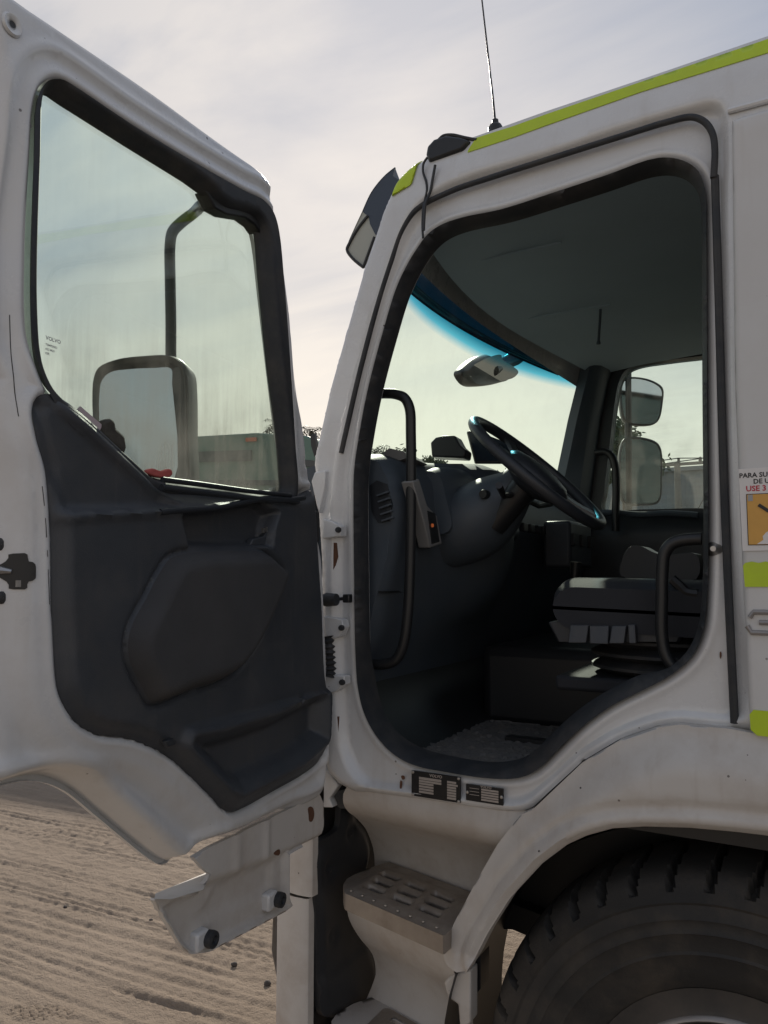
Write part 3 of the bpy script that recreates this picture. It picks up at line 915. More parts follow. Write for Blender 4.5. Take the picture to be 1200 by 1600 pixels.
for pth, r in (([(.22, .78), (.38, .66), (.52, .62), (.62, .63)], .05), ([(.42, .78), (.50, .72)], .045), ([(.56, .66), (.60, .48), (.62, .40)], .09), ([(.62, .44), (.46, .44), (.44, .30)], .05), ([(.62, .42), (.76, .38), (.80, .30)], .05), ([(.6, .63), (.74, .70), (.8, .80)], .045)):
    fb.tube([(bx0 + a * bw, YS - 0.0018, bz0 + b * bh) for a, b in pth], r * bw * 0.75, 6)
fb.add(*[[(bx0 + (.60 + .075 * math.cos(k * .524)) * bw, YS - 0.003, bz0 + (.76 + .06 * math.sin(k * .524)) * bh) for k in range(12)], [tuple(range(12))]])
fb.V = [(x, max(YS - 0.0030, min(YS - 0.0014, y)), z) for x, y, z in fb.V]
fb.build('picture_figure', INK, stick)

# silver number emblem on the panel
eb = [(-0.1489,1.5911),(-0.153,1.5471),(-0.1322,1.5697)]
ex, ez1 = eb[0]; ez0 = eb[1][1]; ezm = (ez0 + ez1) / 2
mb = MB()
for pth in ([(ex + .004, ez1 - .012), (ex + .012, ez1), (ex + .075, ez1), (ex + .082, ez1 - .008), (ex + .080, ezm + .010)],
            [(ex + .022, ezm), (ex + .070, ezm)],
            [(ex - .002, ez0 + .014), (ex + .006, ez0), (ex + .072, ez0), (ex + .080, ez0 + .008), (ex + .079, ezm - .010)]):
    mb.tube([(a, YP - 0.002, b) for a, b in pth], 0.0055, 8)
mb.build('number_emblem', EMBL, truck)

# ---- roof skin and far side of the cab
NX = 40
xs_roof = np.linspace(-1.02, 1.3, NX)


def wind_edge(z):
    return -1.22 + 0.27 * (z - 2.17)


rings = []
for i in range(25):
    t = i / 24
    y = 1.95 + t * (4.22 - 1.95)
    s = abs(2 * t - 1)
    zc_ = 2.80 + 0.14 * (1 - s ** 2.2)
    bulge = 0.22 * (1 - s ** 2)
    row = []
    for k in range(31):
        if k < 10:
            a = k / 10 * math.pi / 2
            row.append((-0.92 - bulge - 0.14 * math.cos(a), y, zc_ - 0.16 + 0.16 * math.sin(a)))
        else:
            row.append((-0.92 - bulge + (1.3 + 0.92 + bulge) * (k - 10) / 20, y, zc_ + 0.03 * min(1, (k - 10) / 10)))
    rings.append(row)
MB().loft(rings, closed_ring=False).build('roof', PAINT, truck, ang=50)

# far cab side and its closed door with window
YF = 4.14
FWIN = cat([(-1.0231,2.0209),(-1.0105,2.1272),(-0.9781,2.3499),(-0.9415,2.6072),(-0.9189,2.7023),(-0.8873,2.7575),(-0.8302,2.781),(-0.6776,2.7872),(-0.5216,2.7852),(-0.3423,2.779),(-0.2794,2.7536),(-0.2588,2.6894),(-0.2674,2.291),(-0.282,2.0396),(-0.3063,1.9936),(-0.5459,2.0071),(-0.8274,2.0126)], 5)
FWIN = resample(FWIN, 0.02)
fo = [(-1.30, 1.10), (0.55, 1.10), (0.55, 2.92), (-1.00, 2.92), (-1.03, 2.80), (-1.10, 2.60), (-1.19, 2.28), (-1.27, 2.02), (-1.30, 1.7)]
FO = resample(np.array(fo), 0.04)
relief('passenger_door_inner', side(YF), FO, lambda P: -0.05 * sm(-P[:, 1], -1.98, -1.90) - 0.02 * sm(-P[:, 1], -1.6, -1.5), TRIMD, truck, holes=[FWIN], sp=0.05, hrim=0.06)
relief('passenger_side_skin', side(YF + 0.09), FO, 0.0, PAINT, truck, holes=[FWIN], sp=0.08)
prism('passenger_window_glass', side(YF + 0.04), grow(FWIN, 0.01), 0.0, 0.004, GL_FAR, truck)
MB().tube(cat([(-1.1283,4.07,1.9996),(-0.9433,4.07,1.9956),(-0.8141,4.07,1.9804),(-0.6733,4.07,1.9814),(-0.5378,4.07,1.9664)], 5, closed=False), 0.016, 8).build('door_ledge', INTER, truck)
# passenger grab handle
MB().tube(cat([(-1.0233,4.02,2.3091),(-0.9733,4.02,2.3118),(-0.9409,4.02,2.2891),(-0.9226,4.02,2.2341),(-0.9186,4.02,2.1271),(-0.9251,4.02,1.9946),(-0.9275,4.02,1.8955)], 5, closed=False), 0.020, 10).build('grab_handle', BLACKP, truck)

# cab back wall, floor, engine tunnel
MB().box((0.58, 3.03, 2.0), (0.05, 2.3, 1.85)).build('cab_back_wall', INTER, truck)
MB().box((-0.36, 3.04, 1.10), (1.9, 2.24, 0.06)).build('cab_floor', BLACKP, truck)
prism('engine_tunnel', lambda a, b, d=0: (a, b, d), np.array([(-1.1, 2.62), (0.5, 2.62), (0.5, 3.5), (-1.1, 3.5)]), 1.13, 1.42, BLACKP, truck, bevel=0.04)

# floor mat with raised nap
mo = resample(np.array([(-1.579,2.7055,1.155),(-1.0866,2.0495,1.155),(-0.9541,2.0329,1.155),(-0.8053,2.0486,1.155),(-0.7749,2.228,1.155),(-0.871,2.7892,1.155),(-1.6596,3.5422,1.155),(-2.177,3.8748,1.155)])[:, :2] , 0.02)
def mat_h(P):
    return np.array([0.006 * mnoise.noise(Vector((p[0] * 60, p[1] * 60, 0))) + 0.006 * mnoise.noise(Vector((p[0] * 130, p[1] * 130, 3))) for p in P])
relief('floor_mat', lambda a, b, d=0: (a, b, 1.158 + d), rrect(-1.16, -0.55, 1.955, 2.60, 0.05), mat_h, CARPET, truck, sp=0.010)
# sill tread inside the seal
relief('sill_tread', lambda a, b, d=0: (a, b, 1.150 + d), rrect(-1.05, -0.66, 1.925, 1.96, 0.01), 0.0, BLACKP, truck, sp=0.05)
# footwell front wall
rg = []
for y in np.linspace(1.94, 4.1, 12):
    rg.append([(-1.02, y, 1.14), (-1.14, y, 1.20), (-1.24, y, 1.35), (-1.27, y, 1.60), (-1.27, y, 1.9)])
MB().loft(rg, closed_ring=False).build('footwell_wall', BLACKP, truck)
# wheel-arch box under the seat
prism('wheel_box', side(1.97), resample(np.array([(-0.56, 1.14), (-0.50, 1.20), (-0.42, 1.28), (-0.32, 1.33), (0.3, 1.35), (0.3, 1.14)]), 0.05), 0.0, 0.65, BLACKP, truck)

# ---- headliner, header shelf, pillars inside
rings = []
for i in range(21):
    t = i / 20; y = 1.955 + t * (4.12 - 1.955); s = abs(2 * t - 1)
    up = 1 - s ** 3
    xf = -1.02 - 0.20 * (1 - s ** 2)
    prof = [(xf, 2.735 + .06 * up), (xf + 0.05, 2.755 + .06 * up), (xf + 0.22, 2.775 + .06 * up), (xf + 0.42, 2.785 + .06 * up), (xf + 0.62, 2.795 + .06 * up), (0.0, 2.80 + .06 * up), (0.56, 2.80 + .06 * up)]
    rings.append([(a, y, b) for a, b in prof])
MB().loft(rings, closed_ring=False).build('headliner', HEADL, truck, ang=60)
# overhead locker over the far seats and its lip
MB().box((0.18, 3.1, 2.70), (0.62, 2.1, 0.15)).build('overhead_locker', INTER, truck, bevel=0.03)
for yy in (2.55, 3.25, 3.85):
    MB().box((-0.93, yy, 2.822), (0.36, 0.006, 0.008)).build('headliner_seam', HEADL, truck)
strap = cat([(-0.8109,3.35,2.9321),(-0.8163,3.35,2.8226),(-0.8238,3.35,2.737),(-0.8278,3.35,2.6856)], 4, closed=False)
MB().tube(strap, [0.006] * (len(strap) - 2) + [0.010, 0.009], 8).build('ceiling_strap', INTER, truck)
# near pillar rubber-covered inner trim
pi = []
for p in cat([(-1.0246,1.965,2.5769),(-1.0615,1.965,2.4939),(-1.101,1.965,2.3711),(-1.1453,1.965,2.2204),(-1.172,1.965,2.0708),(-1.1898,1.965,1.9749),(-1.1918,1.965,1.8589)], 4, closed=False):
    x, y, z = p
    pi.append([(x + 0.000, 1.93, z), (x + 0.002, 1.965, z), (x - 0.03, 2.0, z), (x - 0.07, 2.02, z), (x - 0.09, 1.99, z), (x - 0.06, 1.93, z)])
MB().loft(pi, caps=True).build('pillar_trim', TRIMD, truck)
# far pillar inner trim
pi = []
for (xa, xb, z) in [(-1.30, -1.10, 2.0), (-1.235, -1.065, 2.2), (-1.165, -1.02, 2.5), (-1.11, -0.975, 2.7), (-1.08, -0.93, 2.84)]:
    pi.append([(xa, 4.02, z), (xa + 0.06, 3.985, z), (xb - 0.03, 4.02, z), (xb, 4.09, z), (xb, 4.16, z), (xa, 4.16, z)])
MB().loft(pi, caps=True).build('pillar_trim', INTER, truck)

# ---- windshield
rows = []
for j in range(15):
    z = 1.98 + j / 14 * 0.86
    row = []
    for i in range(33):
        t = i / 32; y = 1.955 + t * (4.11 - 1.955); s = 2 * t - 1
        row.append((wind_edge(z) - 0.035 - 0.24 * (1 - abs(s) ** 2.4), y, z + 0.05 * (1 - s * s) * (j / 14)))
    rows.append(row)
MB().loft(rows, closed_ring=False).build('windshield', GL_WIND, truck)
# scuttle panel outside under the windshield and cab front skin
rings = []
for i in range(21):
    t = i / 20; y = 1.93 + t * (4.16 - 1.93); s = 2 * t - 1
    b_ = 0.24 * (1 - abs(s) ** 2.4)
    rings.append([(-1.27 - b_, y, 2.03), (-1.31 - b_, y, 2.0), (-1.36 - b_, y, 1.9), (-1.38 - b_, y, 1.5), (-1.37 - b_, y, 1.05), (-1.33 - b_, y, 1.0)])
MB().loft(rings, closed_ring=False).build('front_panel', PAINT, truck, ang=30)

# ---- dashboard
rings = []
dprof = [(-1.45, 1.97), (-1.38, 2.02), (-1.28, 2.045), (-1.18, 2.045), (-1.12, 2.02), (-1.085, 1.96), (-1.075, 1.86), (-1.09, 1.74), (-1.13, 1.62), (-1.16, 1.50), (-1.22, 1.40), (-1.26, 1.2)]
for i in range(41):
    t = i / 40; y = 1.975 + t * (4.05 - 1.975)
    hump = 0.10 * math.exp(-((y - 2.60) / 0.22) ** 2)      # binnacle towards the driver
    end = 0.03 * math.exp(-((y - 1.975) / 0.04) ** 2)
    rings.append([(a + (hump * 1.1 if 3 <= k <= 8 else 0) - end, y, b + (hump * 0.25 if 1 <= k <= 4 else 0) - end * 0.4) for k, (a, b) in enumerate(dprof)])
m_ = MB(); m_.loft(rings, closed_ring=False)
m_.add([rings[0][k] for k in range(12)] + [(-1.45, 1.975, 1.2)], [tuple(range(13))])
dash = m_.build('dashboard', INTER, truck, ang=40)
# kink at the dashboard's outer end with a raised corner speaker
m_ = MB(); c0 = [(-1.1886,2.1,2.0476),(-1.1608,2.1,2.0638),(-1.1106,2.1,2.0496),(-1.0882,2.1,2.0318),(-1.1243,2.1,2.0224)]
m_.loft([[(p[0], 2.06, p[2]) for p in c0], [(p[0] - 0.02, 2.22, p[2] - 0.004) for p in c0]], caps=True)
m_.build('corner_speaker', LGREY, dash)
# end vent with slanted slats
vp = [(-1.1791,2,1.939),(-1.1543,2,1.9532),(-1.1188,2,1.9394),(-1.1036,2,1.877),(-1.1102,2,1.8293),(-1.1499,2,1.8249),(-1.1722,2,1.8606)]
prism('vent', side(1.972), np.array([(p[0], p[2]) for p in vp]), 0.0, 0.01, TRIMD, dash)
for k in range(5):
    a, b = [(-1.1503,1.97,1.9151),(-1.1064,1.97,1.9242)]
    MB().box(((a[0] + b[0]) / 2 + 0.004 * k, 1.966, a[2] - 0.004 - k * 0.019), (0.042, 0.010, 0.005), Matrix.Rotation(-0.25, 3, 'Y')).build('vent_slat', INTER, dash)
# pale switch strip with dark switches and an orange lamp
sw = [(-1.035,1.9766,1.9434),(-1.035,2.0176,1.9554),(-1.035,2.0719,1.8795),(-1.035,2.138,1.8529),(-1.035,2.1735,1.767),(-1.035,2.0879,1.7524),(-1.035,2.0459,1.8352)]
ss = prism('switch_panel', lambda a, b, d=0: (-1.035 - d, a, b), np.array([(p[1], p[2]) for p in sw]), 0.0, 0.04, LGREY, dash, bevel=0.004)
sq = [(-1.0335,2.0688,1.8637),(-1.0335,2.1215,1.8596),(-1.0335,2.152,1.7742),(-1.0335,2.0981,1.7643)]
prism('switch_row', lambda a, b, d=0: (-1.0335 - d, a, b), np.array([(p[1], p[2]) for p in sq]), 0.0, 0.004, BLACKP, dash)
m, N, L = nmat('orange_indicator')
o_ = N.new('ShaderNodeOutputMaterial'); e_ = N.new('ShaderNodeEmission'); e_.inputs[0].default_value = (1.0, 0.25, 0.08, 1); e_.inputs[1].default_value = 0.22; L.new(e_.outputs[0], o_.inputs[0])
c_ = [(-1.031,2.0981,1.8208)][0]
MB().lathe([(0.0001, 0.003), (0.005, 0.002), (0.006, -0.002)], c_, 'X', 12).build('indicator_lamp', m, dash)
# knee panel seams
MB().box((-1.14, 2.2, 1.62), (0.02, 0.45, 0.006)).build('knee_panel_seam', BLACKP, dash)

rg = []
for t in np.linspace(0, 1, 11):
    k = 1 - abs(2 * t - 1) ** 4
    o = rrect(-1.24, -0.985 - 0.02 * (1 - k), 1.80, 2.035 - 0.03 * (1 - k), 0.045, 6)
    rg.append([(a - (b - 1.8) * 0.25, 2.20 + 0.62 * t, b) for a, b in o])
MB().loft(rg, caps=True).build('instrument_binnacle', INTER, dash, ang=50)
for k in range(4):
    MB().box((-1.035, 2.93 + 0.085 * k, 1.86), (0.02, 0.055, 0.035)).build('dash_switch', BLACKP, dash, bevel=0.004)

# steering column shroud
col0 = Vector((-1.08, 2.36, 1.72)); 
sc = []
for t in np.linspace(0, 1, 9):
    c = Vector((-1.12 + 0.30 * t, 2.36, 1.76 + 0.22 * t)); r = 0.075 + 0.055 * math.sin(min(1, t * 1.15) * math.pi) + 0.02 * (1 - t)
    n = Vector((0.30, 0, 0.22)).normalized(); up = Vector((-n.z, 0, n.x))
    sc.append([c + Vector((0, 1, 0)) * (r * 1.1 * math.cos(a)) + up * (r * 0.85 * math.sin(a)) for a in np.linspace(0, 2 * math.pi, 24, endpoint=False)])
MB().loft(sc, caps=True).build('steering_column', INTER, truck)
kn = [(-0.9151,2.22,1.9218)][0]
MB().lathe([(0.0001, -0.004), (0.013, -0.004), (0.015, 0.004), (0.015, 0.03)], kn, 'Y', 16).build('ignition_lock', BLACKP, truck)
# steering wheel
SC = Vector([(-0.7674,2.3,1.9916)][0])
al = math.radians(43)
e1 = Vector((math.cos(al), 0, -math.sin(al))); e2 = Vector((0, 1, 0)); en = Vector((math.sin(al), 0, math.cos(al)))
RW = 0.25
sw_root = MB().tube([SC + e1 * (RW * math.cos(a)) + e2 * (RW * math.sin(a)) for a in np.linspace(0, 2 * math.pi, 72, endpoint=False)], 0.0175, 14, closed=True).build('steering_wheel', TRIMD, truck, ang=80)
hub = []
for t, r1, r2 in ((-0.05, 0.05, 0.05), (-0.035, 0.085, 0.075), (-0.01, 0.115, 0.09), (0.012, 0.118, 0.09), (0.028, 0.10, 0.078), (0.036, 0.06, 0.05), (0.038, 0.01, 0.01)):
    hub.append([SC + en * (t - 0.015) + e1 * (r1 * math.cos(a) + 0.01) + e2 * (r2 * math.sin(a)) for a in np.linspace(0, 2 * math.pi, 32, endpoint=False)])
MB().loft(hub, caps=True).build('hub', TRIMD, sw_root, ang=60)
for a in (math.radians(35), math.radians(145), math.radians(-35), math.radians(-145)):
    d = e1 * math.cos(a) + e2 * math.sin(a); q = e1 * -math.sin(a) + e2 * math.cos(a)
    rg = []
    for t, w, h in ((0.09, 0.032, -0.012), (0.15, 0.024, -0.012), (0.20, 0.02, -0.006), (0.238, 0.022, 0.0)):
        c = SC + d * t + en * h
        rg.append([c + q * w + en * 0.006, c + q * w - en * 0.006, c - q * w - en * 0.006, c - q * w + en * 0.006])
    MB().loft(rg, caps=True).build('spoke', LGREY if math.cos(a) > 0 else TRIMD, sw_root)
MB().tube([SC - en * 0.05, SC - en * 0.22], 0.045, 16).build('column_shaft', BLACKP, sw_root)
c_ = SC + e1 * 0.085 - en * (-0.02)
for sg, (dx_, dz_) in ((-1, (0.02, 0.03)), (1, (0.03, 0.02))):
    a0 = SC - en * 0.10 + e2 * 0.05 * sg
    MB().tube([a0, a0 + e2 * 0.10 * sg + e1 * dx_, a0 + e2 * 0.19 * sg + e1 * dx_ + en * dz_], [0.010, 0.009, 0.011], 8).build('stalk', BLACKP, sw_root)
# light grey control box behind the wheel, low on the dashboard
MB().box((-0.98, 3.35, 1.80), (0.12, 0.34, 0.20)).build('radio_console', TRIM, dash, bevel=0.015)
for k in range(3):
    MB().box((-0.915, 3.22 + 0.13 * k, 1.82), (0.012, 0.06, 0.05)).build('radio_button', BLACKP, dash)
MB().tube([(-0.86, 2.9, 1.42), (-0.83, 2.9, 1.60), (-0.82, 2.9, 1.72)], [0.014, 0.012, 0.022], 10).build('gear_lever', BLACKP, truck)

# ---- seat
def cushion(x0, x1, y0, y1, z0, z1, tilt=0.0, r=0.06, n=24):
    rg = []
    for t in np.linspace(0, 1, 13):
        s = abs(2 * t - 1); k = (1 - s ** 4)
        y = y0 + (y1 - y0) * t
        o = rrect(x0 + 0.02 * (1 - k), x1 - 0.02 * (1 - k), z0, z1 - 0.035 * (1 - k) - 0.012 * math.cos((t - .5) * 2 * math.pi) * 0.6, min(r, (z1 - z0) / 2 - 0.004), 7)
        rg.append([(a, y, b + tilt * (a - x0)) for a, b in o])
    return MB().loft(rg, caps=True)


sxa = [(-0.6698,2.06,1.5976)][0][0]
seat = cushion(sxa, -0.12, 2.06, 2.56, 1.525, 1.668, -0.03, 0.062).build('seat', SEATC, truck, ang=50)
rg = []
for t in np.linspace(0, 1, 9):
    k = 1 - abs(2 * t - 1) ** 4
    y = 2.08 + 0.46 * t
    o = rrect(-0.24 - 0.0 * k, -0.10, 1.60, 2.35 - 0.05 * (1 - k), 0.06, 6)
    rg.append([(a + (b - 1.6) * 0.22, y, b) for a, b in o])
MB().loft(rg, caps=True).build('backrest', SEATC, seat, ang=50)
v0 = [(-0.6675,2.05,1.5425),(-0.64,2.05,1.4885),(-0.3257,2.05,1.502),(-0.3014,2.05,1.5567)]
prism('valance', side(2.065), np.array([(p[0], p[2]) for p in v0]), 0.0, 0.44, TRIMD, seat, bevel=0.006)
for q in ("891 977 919 977 917 1004 889 1004", "921 978 951 978 951 1006 923 1005", "956 978 978 978 976 1005 953 1005", "981 976 992 976 995 1005 984 1005"):
    pts_ = {"891 977 919 977 917 1004 889 1004": [(-0.5973,2.045,1.5364),(-0.5493,2.045,1.5379),(-0.5537,2.045,1.4925),(-0.6017,2.045,1.4905)], "921 978 951 978 951 1006 923 1005": [(-0.546,2.045,1.5364),(-0.4959,2.045,1.538),(-0.497,2.045,1.4917),(-0.5436,2.045,1.4913)], "956 978 978 978 976 1005 953 1005": [(-0.4877,2.045,1.5383),(-0.4518,2.045,1.5394),(-0.4562,2.045,1.4951),(-0.4937,2.045,1.4935)], "981 976 992 976 995 1005 984 1005": [(-0.4469,2.045,1.5428),(-0.4293,2.045,1.5434),(-0.4257,2.045,1.4964),(-0.4433,2.045,1.4957)]}[q]
    rgl = [[(p[0], 2.062, p[2]) for p in pts_], [(p[0], 2.046 if i < 2 else 2.036, p[2]) for i, p in enumerate(pts_)]]
    MB().loft(rgl, caps=True).build('seat_lever', TRIM, seat, bevel=0.002)
# suspension bellows under the seat
for k in range(4):
    MB().lathe([(0.19, 0.0), (0.225, 0.014), (0.225, 0.022), (0.19, 0.036)], (-0.38, 2.31, 1.40 + 0.036 * k), 'Z', 28).build('bellows', RUBBER, seat, ang=60)
MB().box((-0.38, 2.31, 1.375), (0.56, 0.42, 0.04)).build('seat_base', SEATC, seat, bevel=0.01)
MB().tube(cat([(-0.3395,2.07,1.6597),(-0.3215,2.07,1.6436),(-0.3067,2.07,1.6276),(-0.2797,2.07,1.6231)], 4, closed=False), 0.013, 8).build('recline_lever', BLACKP, seat)
# passenger seat and the rounded armrest pod seen behind the driver's cushion
seat2 = cushion(-0.62, -0.05, 3.45, 3.95, 1.50, 1.62, -0.03, 0.055).build('passenger_seat', SEATC, truck, ang=50)
rg = []
for t in np.linspace(0, 1, 9):
    k = 1 - abs(2 * t - 1) ** 4
    o = rrect(-0.2, -0.06, 1.58, 2.30 - 0.05 * (1 - k), 0.06, 6)
    rg.append([(a + (b - 1.6) * 0.2, 3.47 + 0.46 * t, b) for a, b in o])
MB().loft(rg, caps=True).build('backrest', SEATC, seat2, ang=50)
ap = cat([(-0.6096,2.72,1.667),(-0.5992,2.72,1.7376),(-0.5726,2.72,1.7681),(-0.5385,2.72,1.7674),(-0.5054,2.72,1.7494),(-0.4643,2.72,1.7359),(-0.3635,2.72,1.7388),(-0.366,2.72,1.6567)], 4)
prism('armrest', side(2.70), np.array([(p[0], p[2]) for p in ap]), 0.0, 0.12, TRIMD, truck, bevel=0.012)

# grab handles beside the door opening
MB().tube(cat([(-1.1863,2,2.2247),(-1.1454,2,2.2218),(-1.1053,2,2.2151),(-1.0746,2,2.1997),(-1.0573,2,2.1666),(-1.0532,2,2.085),(-1.054,2,1.8558),(-1.0588,2,1.6675),(-1.0655,2,1.5555),(-1.0828,2,1.4583),(-1.1085,2,1.4199),(-1.1454,2,1.4067),(-1.1985,2,1.4037)], 6, closed=False), 0.0155, 12).build('grab_handle', BLACKP, truck, ang=60)
MB().tube(cat([(-0.2554,1.985,1.7571),(-0.2991,1.985,1.755),(-0.3261,1.985,1.7446),(-0.3418,1.985,1.7213),(-0.3473,1.985,1.6836),(-0.3511,1.985,1.6053),(-0.3533,1.985,1.5274),(-0.3457,1.985,1.4782),(-0.3231,1.985,1.4426),(-0.303,1.985,1.4317)], 6, closed=False), 0.0150, 12).build('grab_handle', BLACKP, truck, ang=60)
# striker pin
spn = [(-0.2149,1.885,1.7288)][0]
MB().lathe([(0.0001, -0.03), (0.006, -0.03), (0.007, -0.01), (0.017, 0.004), (0.02, 0.014)], (spn[0], spn[1] - 0.003, spn[2]), 'Y', 18).build('door_striker', ALU, truck)

# ---- dark data plates on the sill
def plate(corners, fields, title, ty, rivets):
    c = np.array(corners)
    def fr(a, b, d=0.0):
        p = c[3] * (1 - a) * (1 - b) + c[2] * a * (1 - b) + c[0] * (1 - a) * b + c[1] * a * b
        return (p[0], 1.868 + d, p[1])
    pl = prism('data_plate', fr, np.array([(0, 0), (1, 0), (1, 1), (0, 1)]), 0.0, 0.006, PLATE, truck)
    for (a0, a1, b0, b1) in fields:
        prism('field', fr, np.array([(a0, b0), (a1, b0), (a1, b1), (a0, b1)]), -0.0006, 0.0, PLATEF, pl)
    W = np.linalg.norm(c[1] - c[0]); Hh = np.linalg.norm(c[0] - c[3])
    frt = lambda x, y, d=0.0: fr(x, y, d)
    cu = text('lettering', 'VOLVO', 1.0, lambda x, y, d: fr(ty[0] + x * ty[2] / W, ty[1] + y * ty[2] / Hh, d), 0, 0, -0.0007, PLATEF, pl)
    for a, b in rivets:
        p = fr(a, b)
        MB().lathe([(0.0001, -0.003), (0.0035, -0.0022), (0.0045, 0.0)], p, 'Y', 10).build('rivet', ALU, pl)


fl = [(0.16, 0.62, .70, .80), (0.16, 0.62, .60, .68)] + [(0.16, 0.46, .50 - .11 * k, .58 - .11 * k) for k in range(4)] + [(0.74, 0.92 if k != 1 else 0.95, .72 - .105 * k, .80 - .105 * k) for k in range(7)]
plate([(-0.9847,1.1475),(-0.8424,1.1472),(-0.843,1.0826),(-0.9849,1.0822)], fl, 'VOLVO', (0.38, 0.86, 0.011), [(.03, .05), (.97, .05), (.03, .95), (.97, .95)])
fl2 = [(0.42, 0.88, .74 - .155 * k, .85 - .155 * k) for k in range(5)] + [(0.10, 0.36, .78 - .2 * k, .81 - .2 * k) for k in range(3)]
plate([(-0.8263,1.1331),(-0.725,1.1339),(-0.7255,1.0931),(-0.8267,1.0929)], fl2, 'VOLVO', (0.40, 0.90, 0.009), [(.04, .5), (.96, .5)])

# lower pillar corner cover and paint chips on the sill
pc = [(-1.291,1.9715),(-1.2525,1.9746),(-1.2566,1.9185),(-1.2653,1.8814),(-1.274,1.8499),(-1.2833,1.8729),(-1.2951,1.9187),(-1.3022,1.9457)]
prism('pillar_corner_cover', side(1.843), np.array(pc), 0.0, 0.02, PAINT, truck, bevel=0.003)
def chip(outline, y, mat=INK):
    prism('paint_chip', side(y), cat(outline, 2), 0.0, -0.0006, mat, truck)


chip([(-1.0212,1.1274),(-1.0113,1.1286),(-1.0094,1.1204),(-1.0173,1.1177)], 1.8765, RUST)
chip([(-1.0232,1.1153),(-1.0173,1.1126),(-1.0193,1.0955),(-1.0233,1.0865),(-1.0252,1.0997)], 1.8765, RUST)
chip([(-0.5123,1.1813),(-0.5093,1.1832),(-0.5079,1.1805),(-0.5109,1.1786)], 1.803)
chip([(-0.6142,1.0223),(-0.611,1.0243),(-0.6095,1.0217),(-0.6127,1.0197)], 1.803)
chip([(-0.2124,1.4972),(-0.2096,1.5001),(-0.2087,1.4889),(-0.2115,1.4831)], 1.884, RUST)

# ---- hinges, wiring boot, check strap on the hinge pillar
def hinge(pts, bolt):
    o = np.array(pts)
    h = prism('hinge', side(1.845), o, 0.0, 0.035, PAINT, truck, bevel=0.003)
    MB().lathe([(0.0001, -0.008), (0.007, -0.008), (0.0085, -0.004), (0.0085, 0.002)], (bolt[0], 1.845, bolt[1]), 'Y', 12).build('hinge_bolt', RUBBER, h)


hinge([(-1.2626,1.8345),(-1.2269,1.824),(-1.2004,1.8102),(-1.2003,1.7808),(-1.2622,1.7749)], [(-1.2069,1.7993)][0])
hinge([(-1.2582,1.5519),(-1.2251,1.5492),(-1.1946,1.5446),(-1.1881,1.5233),(-1.203,1.4958),(-1.2356,1.4873),(-1.2512,1.503)], [(-1.1945,1.5213)][0])
hinge([(-1.2503,1.3854),(-1.1852,1.3878),(-1.1851,1.363),(-1.2151,1.3413),(-1.2477,1.3317)], [(-1.1915,1.3696)][0])
# door check: rubber block, rod and end stop
k0 = [(-1.2527,1.83,1.6),(-1.2024,1.83,1.6008)]; k1 = [(-1.22,1.85,1.6),(-1.1745,1.85,1.6061)]
MB().tube([k0[0], (k0[0][0] * .7 + k0[1][0] * .3, 1.83, k0[0][2]), k0[1]], [0.014, 0.020, 0.017], 12).build('door_check_buffer', RUBBER, truck)
MB().tube(k1, 0.005, 8).build('door_check_rod', BLACKP, truck)
MB().box([(-1.1775,1.848,1.6043)][0], (0.022, 0.02, 0.024)).build('door_check_stop', BLACKP, truck, bevel=0.003)
bt = cat([(-1.2389,1.84,1.4965),(-1.2343,1.84,1.4678),(-1.2319,1.84,1.4356),(-1.2295,1.84,1.4034),(-1.2337,1.84,1.3852)], 9, closed=False)
MB().tube(bt, [0.014 + 0.0045 * math.sin(i * 1.5) for i in range(len(bt))], 14).build('wiring_boot', RUBBER, truck, ang=70)
# recess marks on the pillar, set on as flat rust-brown plates
for q in ([(-1.2602,1.7643),(-1.2289,1.7637),(-1.2242,1.7229),(-1.2373,1.686),(-1.2574,1.6898)], [(-1.2521,1.2696),(-1.2171,1.2692),(-1.2167,1.1981),(-1.2493,1.1857)]):
    prism('pillar_mark', side(1.871), np.array(q), -0.006, 0.0, RUST, truck)

# ---- antenna, roof beacon box and its cable
ab = [(-0.7708,1.99,2.9511)][0]
an = thing if False else None
ant = MB().lathe([(0.021, -0.02), (0.021, 0.0), (0.017, 0.008), (0.010, 0.012), (0.009, 0.024), (0.004, 0.028)], ab, 'Z', 18).build('antenna', BLACKP, truck)
MB().tube([(ab[0], ab[1], ab[2] + 0.02)] + [(p[0], p[1], p[2]) for p in [(-0.7774,1.99,3.0498),(-0.7915,1.99,3.1915),(-0.8077,1.99,3.3562),(-0.828,1.99,3.5563)]], [0.0032, 0.003, 0.0028, 0.0024, 0.0018], 8).build('whip', BLACKP, ant)
bxp = [(-0.9385,1.885,2.8584),(-0.9343,1.885,2.882),(-0.9119,1.885,2.8984),(-0.8718,1.885,2.8999),(-0.8288,1.885,2.8816),(-0.7982,1.885,2.8633),(-0.8176,1.885,2.8393),(-0.8723,1.885,2.8361),(-0.9284,1.885,2.8328)]
cen = np.array(bxp).mean(0)
rg = []
for t, s in ((0.0, 0.90), (0.02, 1.0), (0.10, 1.0), (0.125, 0.88)):
    rg.append([(cen[0] + (p[0] - cen[0]) * s, 1.868 + t, cen[2] + (p[2] - cen[2]) * s) for p in bxp])
bea = MB().loft(rg, caps=True).build('roof_light_unit', BLACKP, truck, bevel=0.006)
MB().tube(cat([(-0.9058,1.885,2.8947),(-0.8877,1.885,2.9064),(-0.86,1.885,2.902),(-0.823,1.885,2.8836),(-0.7848,1.885,2.8649)], 5, closed=False), 0.005, 8).build('cable', BLACKP, bea)
